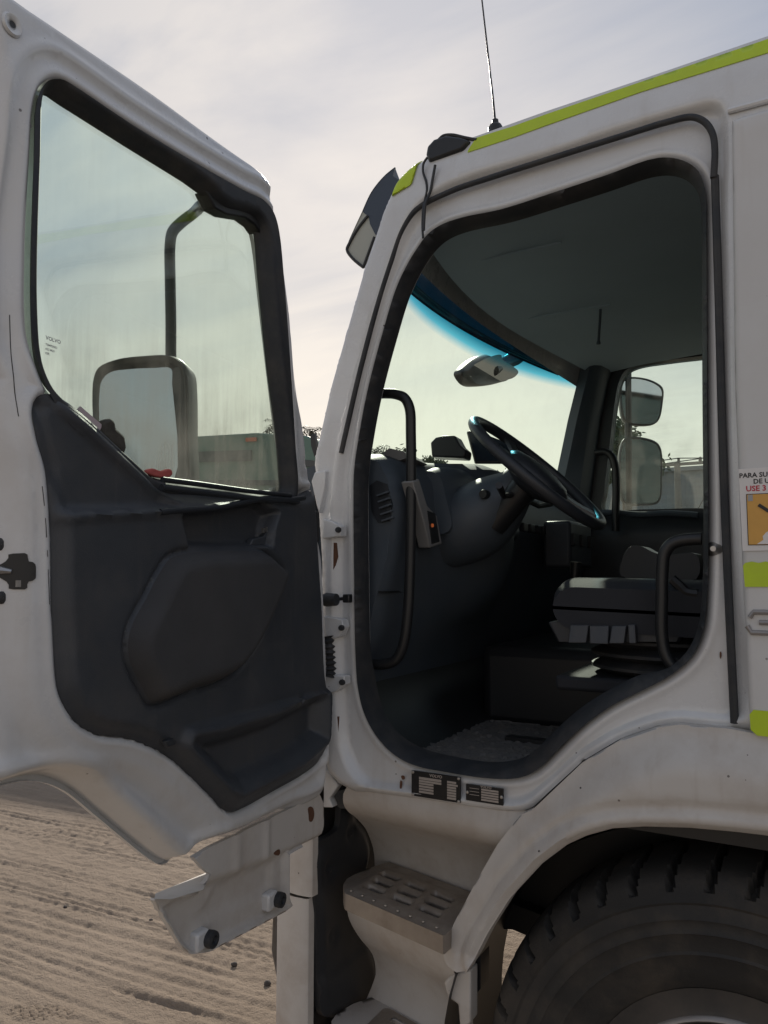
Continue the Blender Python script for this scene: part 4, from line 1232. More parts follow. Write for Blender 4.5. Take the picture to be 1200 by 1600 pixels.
MB().tube(cat([(-0.925,1.862,2.8434),(-0.9372,1.862,2.8298),(-0.9393,1.862,2.8059),(-0.9294,1.862,2.7713),(-0.9275,1.862,2.7465),(-0.9337,1.862,2.7219)] + [(-0.9353,1.853,2.6849),(-0.9375,1.853,2.6447),(-0.9357,1.853,2.6073)], 5, closed=False), 0.0035, 8).build('cable', BLACKP, bea)
MB().tube(cat([(-0.8992,1.858,2.8118),(-0.9074,1.858,2.773),(-0.9156,1.858,2.7379)] + [(-0.9262,1.851,2.7041),(-0.9304,1.851,2.6644),(-0.9326,1.851,2.6279)], 5, closed=False), 0.004, 8).build('cable', BLACKP, bea)

# ---- smoked sun visor above the windshield (runs across the cab)
vis_pts = [(-1.0789,1.95,2.8995),(-1.1168,1.95,2.8815),(-1.1621,1.95,2.8425),(-1.1941,1.95,2.7891),(-1.2242,1.95,2.7389),(-1.2475,1.95,2.6948),(-1.2498,1.95,2.6748),(-1.2262,1.95,2.6452),(-1.1914,1.95,2.6116)]
rows = []
vc = cat([(p[0], p[2]) for p in vis_pts], 5, closed=False)
for i in range(25):
    t = i / 24; y = 1.95 + t * 2.18; s = 2 * t - 1
    b_ = 0.20 * (1 - s * s)
    nv = len(vc)
    rows.append([(a - b_, y, z + 0.045 * (1 - s * s) + 0.17 * (1 - (abs(s) ** 8 if s < 0 else 0)) * (k / (nv - 1)) ** 1.5) for k, (a, z) in enumerate(vc)])
vis = MB().loft(rows, closed_ring=False).build('sun_visor', GL_VISOR, truck, ang=60)
# end cheek of the visor: lower window, sky behind put into its pale colour, and dark upper web
cheek = cat([(-1.08,1.952,2.9007),(-1.1179,1.952,2.8827),(-1.1633,1.952,2.8437),(-1.1954,1.952,2.7903)], 5, closed=False).tolist() + [(-1.1861,1.952,2.7799),(-1.1723,1.952,2.7684),(-1.1677,1.952,2.7429),(-1.1494,1.952,2.7063),(-1.1336,1.952,2.6866),(-1.1001,1.952,2.747),(-1.0735,1.952,2.8206),(-1.0602,1.952,2.8512),(-1.0867,1.952,2.8743)]
prism('visor_end_web', side(1.952), np.array([(p[0], p[2]) for p in cheek]), 0.0, 0.006, surf('smoked_visor_side', (0.05, 0.063, 0.085), 0.25, var=0.1), vis)
cheek = cat([(-1.1954,1.952,2.7903),(-1.2255,1.952,2.74),(-1.2488,1.952,2.6959),(-1.2511,1.952,2.6758),(-1.2274,1.952,2.6462),(-1.1926,1.952,2.6125)], 5, closed=False).tolist() + [(-1.1719,1.952,2.5902),(-1.1269,1.952,2.677),(-1.1494,1.952,2.7063),(-1.1677,1.952,2.7429),(-1.1723,1.952,2.7684),(-1.1861,1.952,2.7799)]
prism('visor_end_window', side(1.953), np.array([(p[0], p[2]) for p in cheek]), 0.0, 0.004, surf('skylit_visor_plastic', (0.40, 0.41, 0.36), 0.3, var=0.06), vis)
MB().tube(cat([(-1.1734,1.95,2.7698),(-1.2079,1.95,2.7392),(-1.2405,1.95,2.6974),(-1.2498,1.95,2.6789),(-1.2285,1.95,2.6457),(-1.1891,1.95,2.6091)], 4, closed=False), 0.0045, 8).build('visor_edge_trim', BLACKP, vis)
MB().tube([(-1.1493,1.948,2.6966),(-1.1879,1.948,2.6121)], 0.004, 8).build('visor_stay', BLACKP, vis)

# ---- front kerb mirror hung outside the windshield top
arm = MB().tube(cat([(-1.5,3.7911,2.7649),(-1.5,3.9349,2.8348),(-1.5,4.1193,2.9096),(-1.5,4.2298,2.9946),(-1.5,4.29,3.1075)], 3, closed=False), [0.035] * 5 + [0.04, 0.045, 0.05, 0.055, 0.06, 0.065, 0.07, 0.075], 12).build('front_mirror', BLACKP, truck)
fo_ = [(-1.52,3.4242,2.6651),(-1.52,3.48,2.714),(-1.52,3.664,2.8127),(-1.52,3.7705,2.843),(-1.52,3.8063,2.8275),(-1.52,3.9866,2.8283),(-1.52,4.1071,2.8159),(-1.52,4.0854,2.7849),(-1.52,3.9346,2.7294),(-1.52,3.7209,2.6651),(-1.52,3.5587,2.6299),(-1.52,3.4783,2.6353)]
c_ = np.mean(np.array(fo_), 0)
L0 = cat(fo_, 4)
MB().loft([[tuple(c_ + (p - c_) * k + np.array([d, 0, 0])) for p in L0] for k, d in ((0.9, 0.02), (1.0, 0.0), (0.95, -0.05), (0.6, -0.09), (0.1, -0.10))], caps=True).build('housing', BLACKP, arm, ang=60)
gl_ = [c_ + (p - c_) * 0.88 + np.array([0.03 + (p[2] - c_[2]) * 0.5, 0, 0]) for p in L0]
MB().add(gl_, [tuple(range(len(gl_)))]).build('mirror_glass', MIRROR, arm)

# ---- far side mirrors on their pole
pole = MB().tube([(-0.9321,4.45,2.986),(-0.934,4.45,2.9112),(-0.9436,4.45,2.3919),(-0.9543,4.45,1.972)], 0.020, 10).build('passenger_mirror', BLACKP, truck)
def mirror_head(parent, loop, y, glass_loop, depth=0.10, tail=0.8):
    L0 = cat(loop, 4)
    c = np.array([np.mean([p[0] for p in L0]), np.mean([p[1] for p in L0])])
    rg = []
    for d, s in ((0.0, 1.0), (0.02, 1.02), (depth * 0.6, 0.96), (depth, tail), (depth + 0.015, tail * 0.6)):
        rg.append([(c[0] + (p[0] - c[0]) * s - d, y + (p[0] - c[0]) * 0.0, c[1] + (p[1] - c[1]) * s) for p in L0])
    return rg


def head(parent, loop_px3, yaw, matb, glass_in=0.018, depth=0.11):
    """A mirror head: loop of 3D points near one plane; glass faces back along yaw."""
    L0 = np.array(cat(loop_px3, 4)); c = L0.mean(0)
    n = np.array([math.cos(yaw), math.sin(yaw), 0.0])       # towards the viewer of the glass
    u = np.array([-math.sin(yaw), math.cos(yaw), 0.0])
    ab = np.stack([(L0 - c) @ u, L0[:, 2] - c[2]], 1)
    def rgm(s, d): return [tuple(c + u * p[0] * s + np.array([0, 0, 1]) * p[1] * s + n * d) for p in ab]
    hs = MB().loft([rgm(0.93, -0.004), rgm(0.96, 0.012), rgm(1.0, 0.008), rgm(1.0, -0.02), rgm(0.95, -depth * 0.6), rgm(0.75, -depth), rgm(0.3, -depth * 1.12)], caps=False)
    n0 = len(ab)
    hs.F.append(tuple(6 * n0 + k for k in range(n0)))
    h = hs.build('housing', matb, parent, ang=55)
    MB().add(rgm(0.935, 0.0), [tuple(range(n0))]).build('mirror_glass', MIRROR, h)
    return h


def ray_yaw(loop, d):
    return loop


def on_plane(px_y_pts, n_yaw):
    return px_y_pts


MB_far1 = [(-0.9985,4.48,2.7649),(-0.9651,4.48,2.7946),(-0.8578,4.48,2.7921),(-0.7711,4.48,2.7624),(-0.7341,4.48,2.7284),(-0.7401,4.48,2.6412),(-0.7631,4.48,2.556),(-0.795,4.48,2.5263),(-0.8827,4.48,2.5203),(-0.9716,4.48,2.5364),(-0.9993,4.48,2.5879)]
head(pole, MB_far1, math.radians(-62), BLACKP)
MB_far2 = [(-1.007,4.48,2.4201),(-0.9737,4.48,2.4508),(-0.867,4.48,2.4487),(-0.7808,4.48,2.4191),(-0.7546,4.48,2.3733),(-0.7556,4.48,2.2179),(-0.7655,4.48,2.1106),(-0.7905,4.48,2.0722),(-0.8773,4.48,2.0618),(-0.9833,4.48,2.0665),(-1.0147,4.48,2.1049)]
head(pole, MB_far2, math.radians(-62), BLACKP)
for q in ([(-0.9653,4.35,2.9055),(-0.9122,4.35,2.9125)], [(-1.0267,4.35,1.9792),(-0.9356,4.35,1.9901)]):
    MB().tube([q[0], (q[1][0], 4.45, q[1][2])], 0.018, 8).build('mirror_arm', BLACKP, pole)

# ------------------------------------------------------------------ the open door
ULOOP = cat([(0.955,2.5578),(0.9336,2.5622),(0.7817,2.5691),(0.5864,2.5872),(0.3945,2.6099),(0.3122,2.6228),(0.2711,2.6103),(0.2463,2.574),(0.2158,2.4288),(0.1766,2.1788),(0.1544,2.0094),(0.1398,1.9126),(0.0561,1.9037),(0.0451,1.8635),(0.0254,1.7122),(0.0058,1.5781),(-0.0108,1.399),(-0.0333,1.334),(-0.0415,1.2616),(-0.0275,1.2199),(0.0002,1.1642),(0.0682,1.1449),(0.2366,1.1329),(0.3571,1.1261),(0.4064,1.1292),(0.4424,1.1487),(0.4775,1.1814),(0.5442,1.2383),(0.6264,1.3021),(0.7013,1.3422),(0.7533,1.3617),(0.8177,1.3795),(0.8709,1.4137),(0.9053,1.4631),(0.9152,1.5027),(0.9242,1.5857),(0.9281,1.6134),(0.9342,1.7238),(0.9432,1.8067),(0.9521,1.8558),(0.9714,1.903),(0.9808,1.9401),(0.9804,1.9601),(0.9731,1.9727),(0.9551,1.9855),(0.9695,2.0093),(0.9767,2.0244),(0.9913,2.0597),(0.9984,2.1022),(1.0021,2.2129),(1.0045,2.3826),(1.0046,2.475),(0.9945,2.516),(0.9753,2.5441)], 4)
ULOOP = resample(ULOOP, 0.012)
DO = [(1.021,2.6633),(0.9085,2.6741),(0.7127,2.6915),(0.5451,2.6999),(0.4232,2.7067),(0.3425,2.7099),(0.2996,2.7023),(0.2754,2.6741),(0.2594,2.6207),(0.2308,2.563),(0.2004,2.4341),(0.1519,2.2284),(0.1096,2.0604),(0.0703,1.9326)] + [(0.035, 1.80)] + [(0.0076,1.7125),(-0.0253,1.3974),(-0.0457,1.2165),(-0.0395,1.1295),(-0.0257,1.0767),(-0.0012,1.062),(0.2769,1.0654),(0.4918,1.064),(0.5215,1.0494),(0.5595,1.071),(0.6397,1.1382),(0.7312,1.2181),(0.79,1.2685),(0.8369,1.297),(0.8879,1.3157),(0.9416,1.3198),(1.015,1.3174)] + [(1.075, 1.325), (1.075, 1.45), (1.07, 1.9), (1.07, 2.3), (1.075, 2.5), (1.09, 2.62), (1.08, 2.655)]
DO = resample(cat(DO, 3), 0.014)
GLASS = cat([(0.959,2.5368),(0.9218,2.539),(0.76,2.5454),(0.5155,2.5532),(0.4869,2.543),(0.4479,2.5415),(0.3657,2.5646),(0.3245,2.5673),(0.3044,2.5503),(0.2849,2.4507),(0.2356,2.2101),(0.1929,2.0479),(0.1753,1.939),(0.1743,1.8912),(0.4246,1.8817),(0.5927,1.8764),(0.6714,1.8768),(0.6846,1.8806),(0.7361,1.9078),(0.7797,1.9293),(0.8608,1.9718),(0.9101,1.9927),(0.9332,2.0085),(0.9539,2.0438),(0.9656,2.1266),(0.9702,2.2289),(0.9712,2.4043),(0.9707,2.5167)], 3)
GLASS = resample(GLASS, 0.010)


def door_depth(P):
    su = sdist(P, ULOOP); so = -sdist(P, DO)
    d = np.zeros(len(P))
    w = su + so
    d += 0.007 * np.exp(-((su - 0.012) / 0.009) ** 2)              # bead round trim and window
    hi = sm(P[:, 1], 1.85, 2.1)
    d += 0.009 * np.exp(-((su - 0.052) / 0.012) ** 2) * hi   # pressed ridge on the window frame
    d -= 0.030 * sm(su, 0.03, 0.085) * (1 - hi) * sm(P[:, 0], 0.02, 0.2)
    d += 0.012 * np.exp(-((so - 0.030) / 0.014) ** 2) * sm(-P[:, 1], -1.6, -1.4)
    d -= 0.034 * sm(P[:, 0], 0.975, 1.065) * (1 - sm(P[:, 1], 2.2, 2.5))   # rear flange falls away to the latch face
    d -= 0.070 * sm(-su, 0.002, 0.010)                               # pressed in behind the trim
    fr_ = sm(P[:, 0], 0.12, 0.5)
    d -= (0.006 + 0.039 * fr_) * (1 - sm(so, 0.0, 0.010 + 0.016 * fr_)) ** 2                       # rolled edge
    return d


sealo = resample(cat([(0.955,2.5578),(0.9336,2.5622),(0.7817,2.5691),(0.5864,2.5872),(0.3945,2.6099),(0.3122,2.6228),(0.2711,2.6103),(0.2463,2.574),(0.2158,2.4288),(0.1766,2.1788),(0.1544,2.0094),(0.1397,1.9075),(0.1611,1.854),(0.322,1.8408),(0.5626,1.8281),(0.7107,1.8477),(0.8388,1.9064),(0.9145,1.9411),(0.9551,1.9855),(0.9695,2.0093),(0.9767,2.0244),(0.9913,2.0597),(0.9984,2.1022),(1.0021,2.2129),(1.0045,2.3826),(1.0046,2.475),(0.9945,2.516),(0.9753,2.5441)], 4), 0.01)
HOLEG = resample(grow(sealo, -0.006), 0.010)
dshell = relief('door', door, DO, door_depth, PAINT, truck, holes=[HOLEG], sp=0.011, rim=-0.045, hrim=-0.012, flip=True, ang=60,
                lines=[ringline(ULOOP, d) for d in (0.003, 0.008, 0.012, 0.017, 0.024, 0.034, 0.044, 0.052, 0.060, 0.070)] + [ringline(DO, -d) for d in (0.006, 0.012, 0.018, 0.025)])
# outer skin of the door
OSK = grow(DO, 0.012)
relief('outer_skin', door, OSK, lambda P: -0.10 - 0.03 * sm(-sdist(P, OSK), 0, 0.25), PAINT, dshell, holes=[grow(resample(cat([(0.8672,2.6224),(0.8264,2.6248),(0.6486,2.6318),(0.38,2.6404),(0.3485,2.6292),(0.3056,2.6275),(0.2153,2.6529),(0.1701,2.6559),(0.148,2.6373),(0.1265,2.5278),(0.0724,2.2634),(0.0255,2.0852),(0.0061,1.9655),(0.0051,1.913),(0.2801,1.9026),(0.4647,1.8968),(0.5512,1.8972),(0.5658,1.9013),(0.6223,1.9313),(0.6702,1.9549),(0.7593,2.0016),(0.8135,2.0245),(0.8389,2.0419),(0.8616,2.0807),(0.8745,2.1717),(0.8795,2.2841),(0.8806,2.4768),(0.88,2.6003)], 3), 0.012), 0.014)], sp=0.04, rim=0.012)
# black window channel


def chan(P):
    b = sdist(P, GLASS)
    return -0.022 + 0.030 * sm(b, 0.0, 0.022)


relief('window_channel', door, sealo, chan, RUBBER, dshell, holes=[GLASS], sp=0.010, flip=True, hrim=-0.012, ang=60, lines=[ringline(GLASS, d, 0.01) for d in (0.005, 0.010, 0.016, 0.022)])
pane = prism('window_glass', door, grow(GLASS, 0.012), -0.030, -0.034, GL_DOOR, dshell)
tx = [(0.9359,2.0904),(0.9231,2.0516)]
for s, dz, sz in (('VOLVO', 0.0, 0.010), ('TEMPERED', -.011, 0.0055), ('AS2 M20', -.019, 0.0055), ('43R', -.027, 0.0060)):
    text('etched_lettering', s, sz, door, tx[0][0], tx[0][1] + dz, -0.0285, GREYINK, pane, mirror=True)

# trim panel
TRIMO = cat([(0.9765,1.9716),(0.9584,1.9833),(0.9339,1.9829),(0.8829,1.9653),(0.8036,1.9237),(0.7141,1.8743),(0.6687,1.8493),(0.5682,1.8512),(0.3811,1.8589),(0.214,1.8711),(0.1198,1.8867),(0.0628,1.9028),(0.0518,1.8627),(0.0322,1.7121),(0.0127,1.5784),(-0.0039,1.4),(-0.0263,1.3353),(-0.0345,1.2631),(-0.0205,1.2215),(0.0071,1.1661),(0.0748,1.1468),(0.2427,1.1348),(0.3627,1.1281),(0.4118,1.1312),(0.4477,1.1506),(0.4827,1.1832),(0.5491,1.2398),(0.631,1.3034),(0.7056,1.3434),(0.7574,1.3628),(0.8216,1.3805),(0.8746,1.4146),(0.9089,1.4639),(0.9187,1.5033),(0.9277,1.586),(0.9316,1.6136),(0.9377,1.7236),(0.9467,1.8062),(0.9555,1.8552),(0.9747,1.9022),(0.9841,1.9391),(0.9837,1.959)], 4)
TRIMO = resample(TRIMO, 0.010)
PAD = resample(cat([(0.6594,1.7096),(0.5955,1.7232),(0.4243,1.7312),(0.3244,1.7313),(0.27,1.7075),(0.2219,1.6759),(0.2481,1.6344),(0.2904,1.5774),(0.3362,1.5219),(0.4175,1.454),(0.4817,1.4345),(0.5987,1.4242),(0.7001,1.4149),(0.7332,1.45),(0.7675,1.5019),(0.7756,1.5406),(0.7653,1.578),(0.7306,1.6252),(0.689,1.6823)], 3), 0.012)
RECESS = np.array([(0.627,1.8039),(0.512,1.8227),(0.3304,1.853),(0.2503,1.8309),(0.2755,1.7793),(0.2832,1.7391),(0.3963,1.7339),(0.596,1.7262),(0.6135,1.7619)])
POCK = np.array([(0.5771,1.3211),(0.4863,1.3147),(0.2715,1.3162),(0.0542,1.3429),(0.0298,1.3326),(0.0355,1.2342),(0.1506,1.2069),(0.3499,1.1966),(0.4053,1.1937),(0.4489,1.2125),(0.5184,1.2693)])
LEDGE = np.array([(0.9308,1.7724),(0.7734,1.7883),(0.6172,1.8064),(0.4759,1.8274),(0.3158,1.8579),(0.1773,1.8637)])
UPPER = np.array([(0.9911,1.9669),(0.9479,1.9783),(0.6959,1.8457),(0.6172,1.8091),(0.7734,1.7883),(0.9253,1.7728),(0.9412,1.8226)])


def trim_depth(P):
    so = -sdist(P, TRIMO)
    d = 0.004 + 0.022 * sm(so, 0.0, 0.03)
    sp_ = sdist(P, PAD)
    d += 0.032 * (1 - sm(sp_, -0.035, 0.0)) - 0.010 * np.exp(-(sp_ / 0.006) ** 2)
    sr = sdist(P, RECESS)
    d -= 0.045 * (1 - sm(sr, -0.018, 0.003))
    sk = sdist(P, POCK)
    d -= 0.030 * (1 - sm(sk, -0.030, 0.002))
    su = sdist(P, UPPER)
    d -= 0.020 * (1 - sm(su, -0.02, 0.004))
    dl = udist(P, LEDGE, False)
    d += 0.010 * np.exp(-(dl / 0.009) ** 2)
    # lower lip of the door pocket bulges
    d += 0.018 * np.exp(-((sk - 0.02) / 0.014) ** 2) * (P[:, 1] < 1.35)
    return d


trimo = relief('trim_panel', door, TRIMO, trim_depth, TRIM, dshell, sp=0.008, flip=True, rim=-0.012, ang=75,
               lines=[ringline(TRIMO, -d) for d in (0.007, 0.014, 0.022, 0.03)] + [ringline(PAD, d, 0.01) for d in (-0.012, -0.006, 0.001, 0.007)] + [ringline(resample(RECESS, 0.008), d, 0.008) for d in (-0.015, -0.008, 0.002)] + [ringline(resample(POCK, 0.008), d, 0.008) for d in (-0.02, -0.01, 0.002, 0.02)])
padi = grow(PAD, -0.006)
relief('armrest_pad', door, padi, lambda P: trim_depth(P) + 0.004 * sm(-sdist(P, padi), 0, 0.01), CLOTHP, dshell, sp=0.010, flip=True, ang=75)
# window sill strips (black, shiny edges)
for q, r in (([(0.6913,1.8622),(0.5784,1.8651),(0.3925,1.8682),(0.2113,1.876)], 0.006), ([(0.6941,1.8459),(0.5876,1.8486),(0.4282,1.8508),(0.2677,1.8574),(0.1456,1.875)], 0.007), ([(0.6962,1.7961),(0.629,1.8051),(0.5119,1.8198),(0.4167,1.8394),(0.3305,1.8562),(0.2538,1.8615),(0.1776,1.8615)], 0.007)):
    MB().tube([door(p[0], p[1], 0.030) for p in cat(q, 5, closed=False)], r, 10).build('sill_strip', TRIMD, dshell, ang=70)
# inside release in the recess, with three little keys
rl = [(0.3468,1.753),(0.2499,1.7569),(0.2428,1.8309),(0.3217,1.825)]
h_ = prism('door_release', door, np.array([(0.3518,1.742),(0.2468,1.7457),(0.219,1.8293),(0.2486,1.8304),(0.2928,1.7664),(0.3416,1.7579)]), -0.012, 0.006, TRIM, dshell, bevel=0.003)
for q in ([(0.3022,1.78)], [(0.2883,1.7839)], [(0.2653,1.7755)]):
    c_ = door(q[0][0], q[0][1], 0.008)
    MB().box(c_, (0.004, 0.007, 0.012)).build('key', ALU, h_)
pl_ = [(0.6657,1.3406),(0.6432,1.3426),(0.6331,1.328),(0.6577,1.3265)]
prism('trim_plug', door, np.array(pl_), 0.020, 0.032, TRIMD, dshell, bevel=0.002)
# small stud on the front edge of the trim
c_ = [(0.0611,1.8032)][0]
MB().box(door(c_[0], c_[1], 0.012), (0.02, 0.025, 0.085)).build('edge_buffer', RUBBER, dshell, bevel=0.004)
# latch slot and plugs in the rear flange
lat = [(1.0575,1.6849),(1.0108,1.6854),(1.0024,1.6897),(0.9979,1.6972),(0.9983,1.7057),(0.9783,1.7073),(0.9764,1.6933),(0.9674,1.6913),(0.9646,1.6859),(0.9636,1.6653),(0.9673,1.661),(0.9761,1.6589),(0.9756,1.646),(0.9955,1.6463),(0.996,1.6569),(1.0037,1.6644),(1.01,1.6696),(1.0568,1.6697)]
LZ = np.array(lat)
door_l = lambda a, b, d=0.0: door(a, b, d)
def flange_w(u, z):
    return float(door_depth(np.array([[u, z]]))[0])
v, f = tri(resample(LZ, 0.006), [], 0.006)
ww = door_depth(v)
ins = inside(v, DO)
b = MB(); b.add([door(min(p[0], 1.055), p[1], (w if g else -0.03) + 0.0025) for p, w, g in zip(v, ww, ins)], f)
b.build('latch_slot', BLACKP, dshell)
lc = [(0.9944,1.676),(0.9861,1.6558),(1.0056,1.6781)]
MB().tube([door(lc[2][0], lc[2][1], flange_w(*lc[2]) + 0.003), door(lc[0][0], lc[0][1], flange_w(*lc[0]) + 0.004)], [0.008, 0.004], 8).build('latch_fork', ALU, dshell)
MB().box(door(lc[1][0], lc[1][1], flange_w(*lc[1]) + 0.003), (0.004, 0.009, 0.011)).build('latch_fork', ALU, dshell)
for q in ([(1.0072,1.7214)], [(1.0019,1.6327)]):
    u, z = q[0]
    w = flange_w(u, z)
    rgp = []
    for r, dd in ((0.0105, 0.0), (0.0105, 0.003), (0.007, 0.0055), (0.0005, 0.006)):
        rgp.append([door(u + r * math.cos(a), z + r * math.sin(a), w + dd) for a in np.linspace(0, 2 * math.pi, 20, endpoint=False)])
    MB().loft(rgp).build('rubber_plug', RUBBER, dshell, ang=60)
u, z = [(1.0531,2.5954)][0]
rgp = []
for r, dd in ((0.020, 0.0), (0.017, 0.004), (0.008, 0.002), (0.006, -0.004), (0.0005, -0.004)):
    rgp.append([door(u + r * math.cos(a), z + r * math.sin(a), flange_w(u, z) + 0.002 + dd) for a in np.linspace(0, 2 * math.pi, 20, endpoint=False)])
MB().loft(rgp).build('drain_hole_boss', PAINT, dshell, ang=60)
MB().lathe([(0.0001, 0.0), (0.006, 0.001)], door(u, z, flange_w(u, z) + 0.003), 'X', 10).build('screw', RUBBER, dshell)
# chipped line down the rear flange
sc_ = [(1.0213,2.1061),(1.0176,2.0524),(1.011,1.9886),(1.0036,1.9358)]
MB().tube([door(p[0], p[1], flange_w(*p) + 0.0004) for p in cat(sc_, 5, closed=False)], 0.0008, 5).build('paint_chip', INK, dshell)
sc_ = [(0.9612,1.8215),(0.954,1.778),(0.9476,1.7233),(0.9426,1.6685),(0.9357,1.6027)]
for i, j in ((0, 4), (6, 9), (11, 12), (14, 18)):
    q = cat(sc_, 5, closed=False)[i:j + 1]
    MB().tube([door(p[0], p[1], flange_w(*p) + 0.0002) for p in q], 0.0006, 5).build('paint_chip', INK, dshell)

# driver mirror, carried on the outside of the door; its glass faces back along the truck's side
hm = MB().tube(cat([(-1.512,1.4847,2.1145),(-1.5155,1.4834,2.2678),(-1.5176,1.4825,2.3622),(-1.5217,1.4809,2.47),(-1.5242,1.48,2.5786),(-1.518,1.4824,2.6109),(-1.496,1.4909,2.6347),(-1.4671,1.502,2.6561)] + [door(*p, -0.09) for p in [(0.4237,2.5866),(0.3787,2.6103)]], 5, closed=False), 0.0150, 12).build('mirror_arm', BLACKP, dshell, ang=60)
L0 = cat([(-1.6759,1.3679,2.0842),(-1.6792,1.3666,2.1363),(-1.6775,1.3672,2.1937),(-1.6648,1.3722,2.2246),(-1.6141,1.3917,2.2449),(-1.5465,1.4178,2.2505),(-1.4845,1.4417,2.2493),(-1.4509,1.4547,2.2357),(-1.4355,1.4606,2.2126),(-1.4297,1.4629,2.1696),(-1.4253,1.4646,2.0336),(-1.4225,1.4656,1.8993),(-1.4465,1.4564,1.8747),(-1.5786,1.4054,1.8769),(-1.6629,1.3729,1.8868)], 4)
n0 = len(L0); c0 = L0.mean(0); MN = np.array([0.36, -0.933, 0.0])
def mr(k_, d): return [tuple(c0 + (p - c0) * k_ + MN * d) for p in L0]
hs = MB().loft([mr(.86, -.006), mr(.90, 0.006), mr(.97, 0.010), mr(1.0, 0.0), mr(1.0, -.015), mr(.97, -.07), mr(.8, -.11), mr(.3, -.125)])
hs.F.append(tuple(7 * n0 + k for k in range(n0)))
mh = hs.build('mirror_housing', BLACKP, dshell, ang=55)
GLM = cat([(-1.6534,1.368,2.082),(-1.6552,1.3673,2.1424),(-1.6497,1.3694,2.1854),(-1.6283,1.3777,2.207),(-1.5811,1.3959,2.2136),(-1.514,1.4218,2.2141),(-1.469,1.4391,2.2104),(-1.4648,1.4407,2.1692),(-1.4588,1.4431,1.8991),(-1.5722,1.3993,1.8878),(-1.6427,1.3721,1.8941)], 4)
MB().add(GLM, [tuple(range(len(GLM)))]).build('mirror_glass', MIRROR, mh)
SF = cat([(-1.4672,1.442,2.2074),(-1.4425,1.4515,2.2131),(-1.4271,1.4574,2.1851),(-1.4223,1.4593,2.0325),(-1.4195,1.4604,1.8952),(-1.4602,1.4447,1.8927)], 3)
MB().loft([SF, [tuple(p - MN * 0.02) for p in SF]], caps=True).build('mirror_side_frame', BLACKP, mh)
# black cover where the mirror arm meets the window frame
cv = np.array([(0.5204,2.5587),(0.456,2.5665),(0.3526,2.5836),(0.3052,2.5875),(0.2986,2.5476),(0.3243,2.5589),(0.3655,2.5597),(0.4427,2.5342),(0.4866,2.5306)])
prism('mirror_mount_cover', door, cv, -0.05, -0.012, BLACKP, dshell, bevel=0.004)

# lower flap hung from the door bottom
def flap_fr(a, b, d=0.0): return door(a, b, d)


LOWF = np.array([(0.5181,1.0628),(0.4614,1.0666),(0.2894,1.0646),(0.1088,1.0623),(0.057,1.0654),(-0.0183,1.0635),(-0.0438,1.0291),(-0.0445,0.9695),(-0.0306,0.9423),(0.0812,0.9475),(0.1286,0.9477),(0.1265,0.833),(0.1106,0.8095),(0.1474,0.8091),(0.4548,0.8402),(0.5203,0.8627),(0.5457,0.8864),(0.6411,1.0213),(0.6011,1.008),(0.4856,0.9846),(0.4597,1.0083),(0.487,1.0311)])
LOWF = resample(LOWF, 0.010)
CREASE = np.array([(0.4856,0.986),(0.3889,0.9758),(0.2321,0.9604),(0.1287,0.9509),(-0.0377,0.9401)])


def lowf(P):
    so = -sdist(P, LOWF)
    # height above the fold line
    zc = np.interp(P[:, 0], CREASE[::-1, 0], CREASE[::-1, 1])
    up = P[:, 1] - zc
    d = -0.030 + 0.018 * sm(up, -0.008, 0.014)
    d += 0.016 * (1 - sm(so, 0.004, 0.016)) * (up < 0)
    d += 0.006 * np.exp(-((P[:, 0] - 0.24) / 0.012) ** 2) * (up > 0) + 0.005 * np.exp(-((P[:, 0] - 0.36) / 0.015) ** 2) * (up > 0)
    d -= 0.008 * sm(so, 0.05, 0.08) * (up < -0.01)
    return d


flap = relief('door_flap', door, LOWF, lowf, PAINT2, dshell, sp=0.009, flip=True, rim=-0.012, ang=60, lines=[ringline(LOWF, -d) for d in (0.005, 0.010, 0.016)])
upb = flap
# folded upper lip that catches the light
lq = [door(*p, 0.002) for p in [(0.6547,1.0284),(0.6034,1.0096),(0.5008,0.9921),(0.4797,1.017)]] + [door(*p, -0.06) for p in [(0.3999,0.9872),(0.5811,1.0024)]]
MB().add(lq, [tuple(range(6))]).build('flap_lip', PAINT2, flap)
for q in ([(0.1921,0.8569)], [(0.4653,0.8737)]):
    u, z = q[0]
    MB().box(door(u + 0.018, z + 0.002, -0.022), (0.026, 0.042, 0.042), Matrix.Rotation(0.076, 3, 'Z')).build('buffer_bracket', PAINT, flap, bevel=0.006)
    rgp = []
    for r, dd in ((0.018, 0.0), (0.019, 0.010), (0.018, 0.018), (0.010, 0.020), (0.008, 0.014), (0.0005, 0.014)):
        rgp.append([door(u + r * math.cos(a), z + r * math.sin(a), -0.012 + dd) for a in np.linspace(0, 2 * math.pi, 20, endpoint=False)])
    MB().loft(rgp).build('rubber_buffer', RUBBER, flap, ang=50)
for q in ([(0.1895,0.9497)], [(0.5467,0.9885)]):
    u, z = q[0]
    rgp = [[door(u + r * math.cos(a), z + r * math.sin(a), -0.036 + dd) for a in np.linspace(0, 2 * math.pi, 12, endpoint=False)] for r, dd in ((0.006, 0.0), (0.005, 0.003), (0.0004, 0.0035))]
    MB().loft(rgp).build('drain_hole', RUBBER, flap)
cs = cat([(0.0432,1.0395),(0.0296,1.041),(0.0158,1.0305),(0.0121,1.0125),(0.0222,1),(0.0359,1.0038),(0.0395,1.0217)], 3)
prism('bracket_slot', door, cs, -0.010, -0.014, RUST, upb)
cs = cat([(0.2075,0.9741),(0.1841,0.9761),(0.181,0.9657),(0.1898,0.9623)], 3)
prism('rust_spot', door, cs, -0.010, -0.016, RUST, upb)

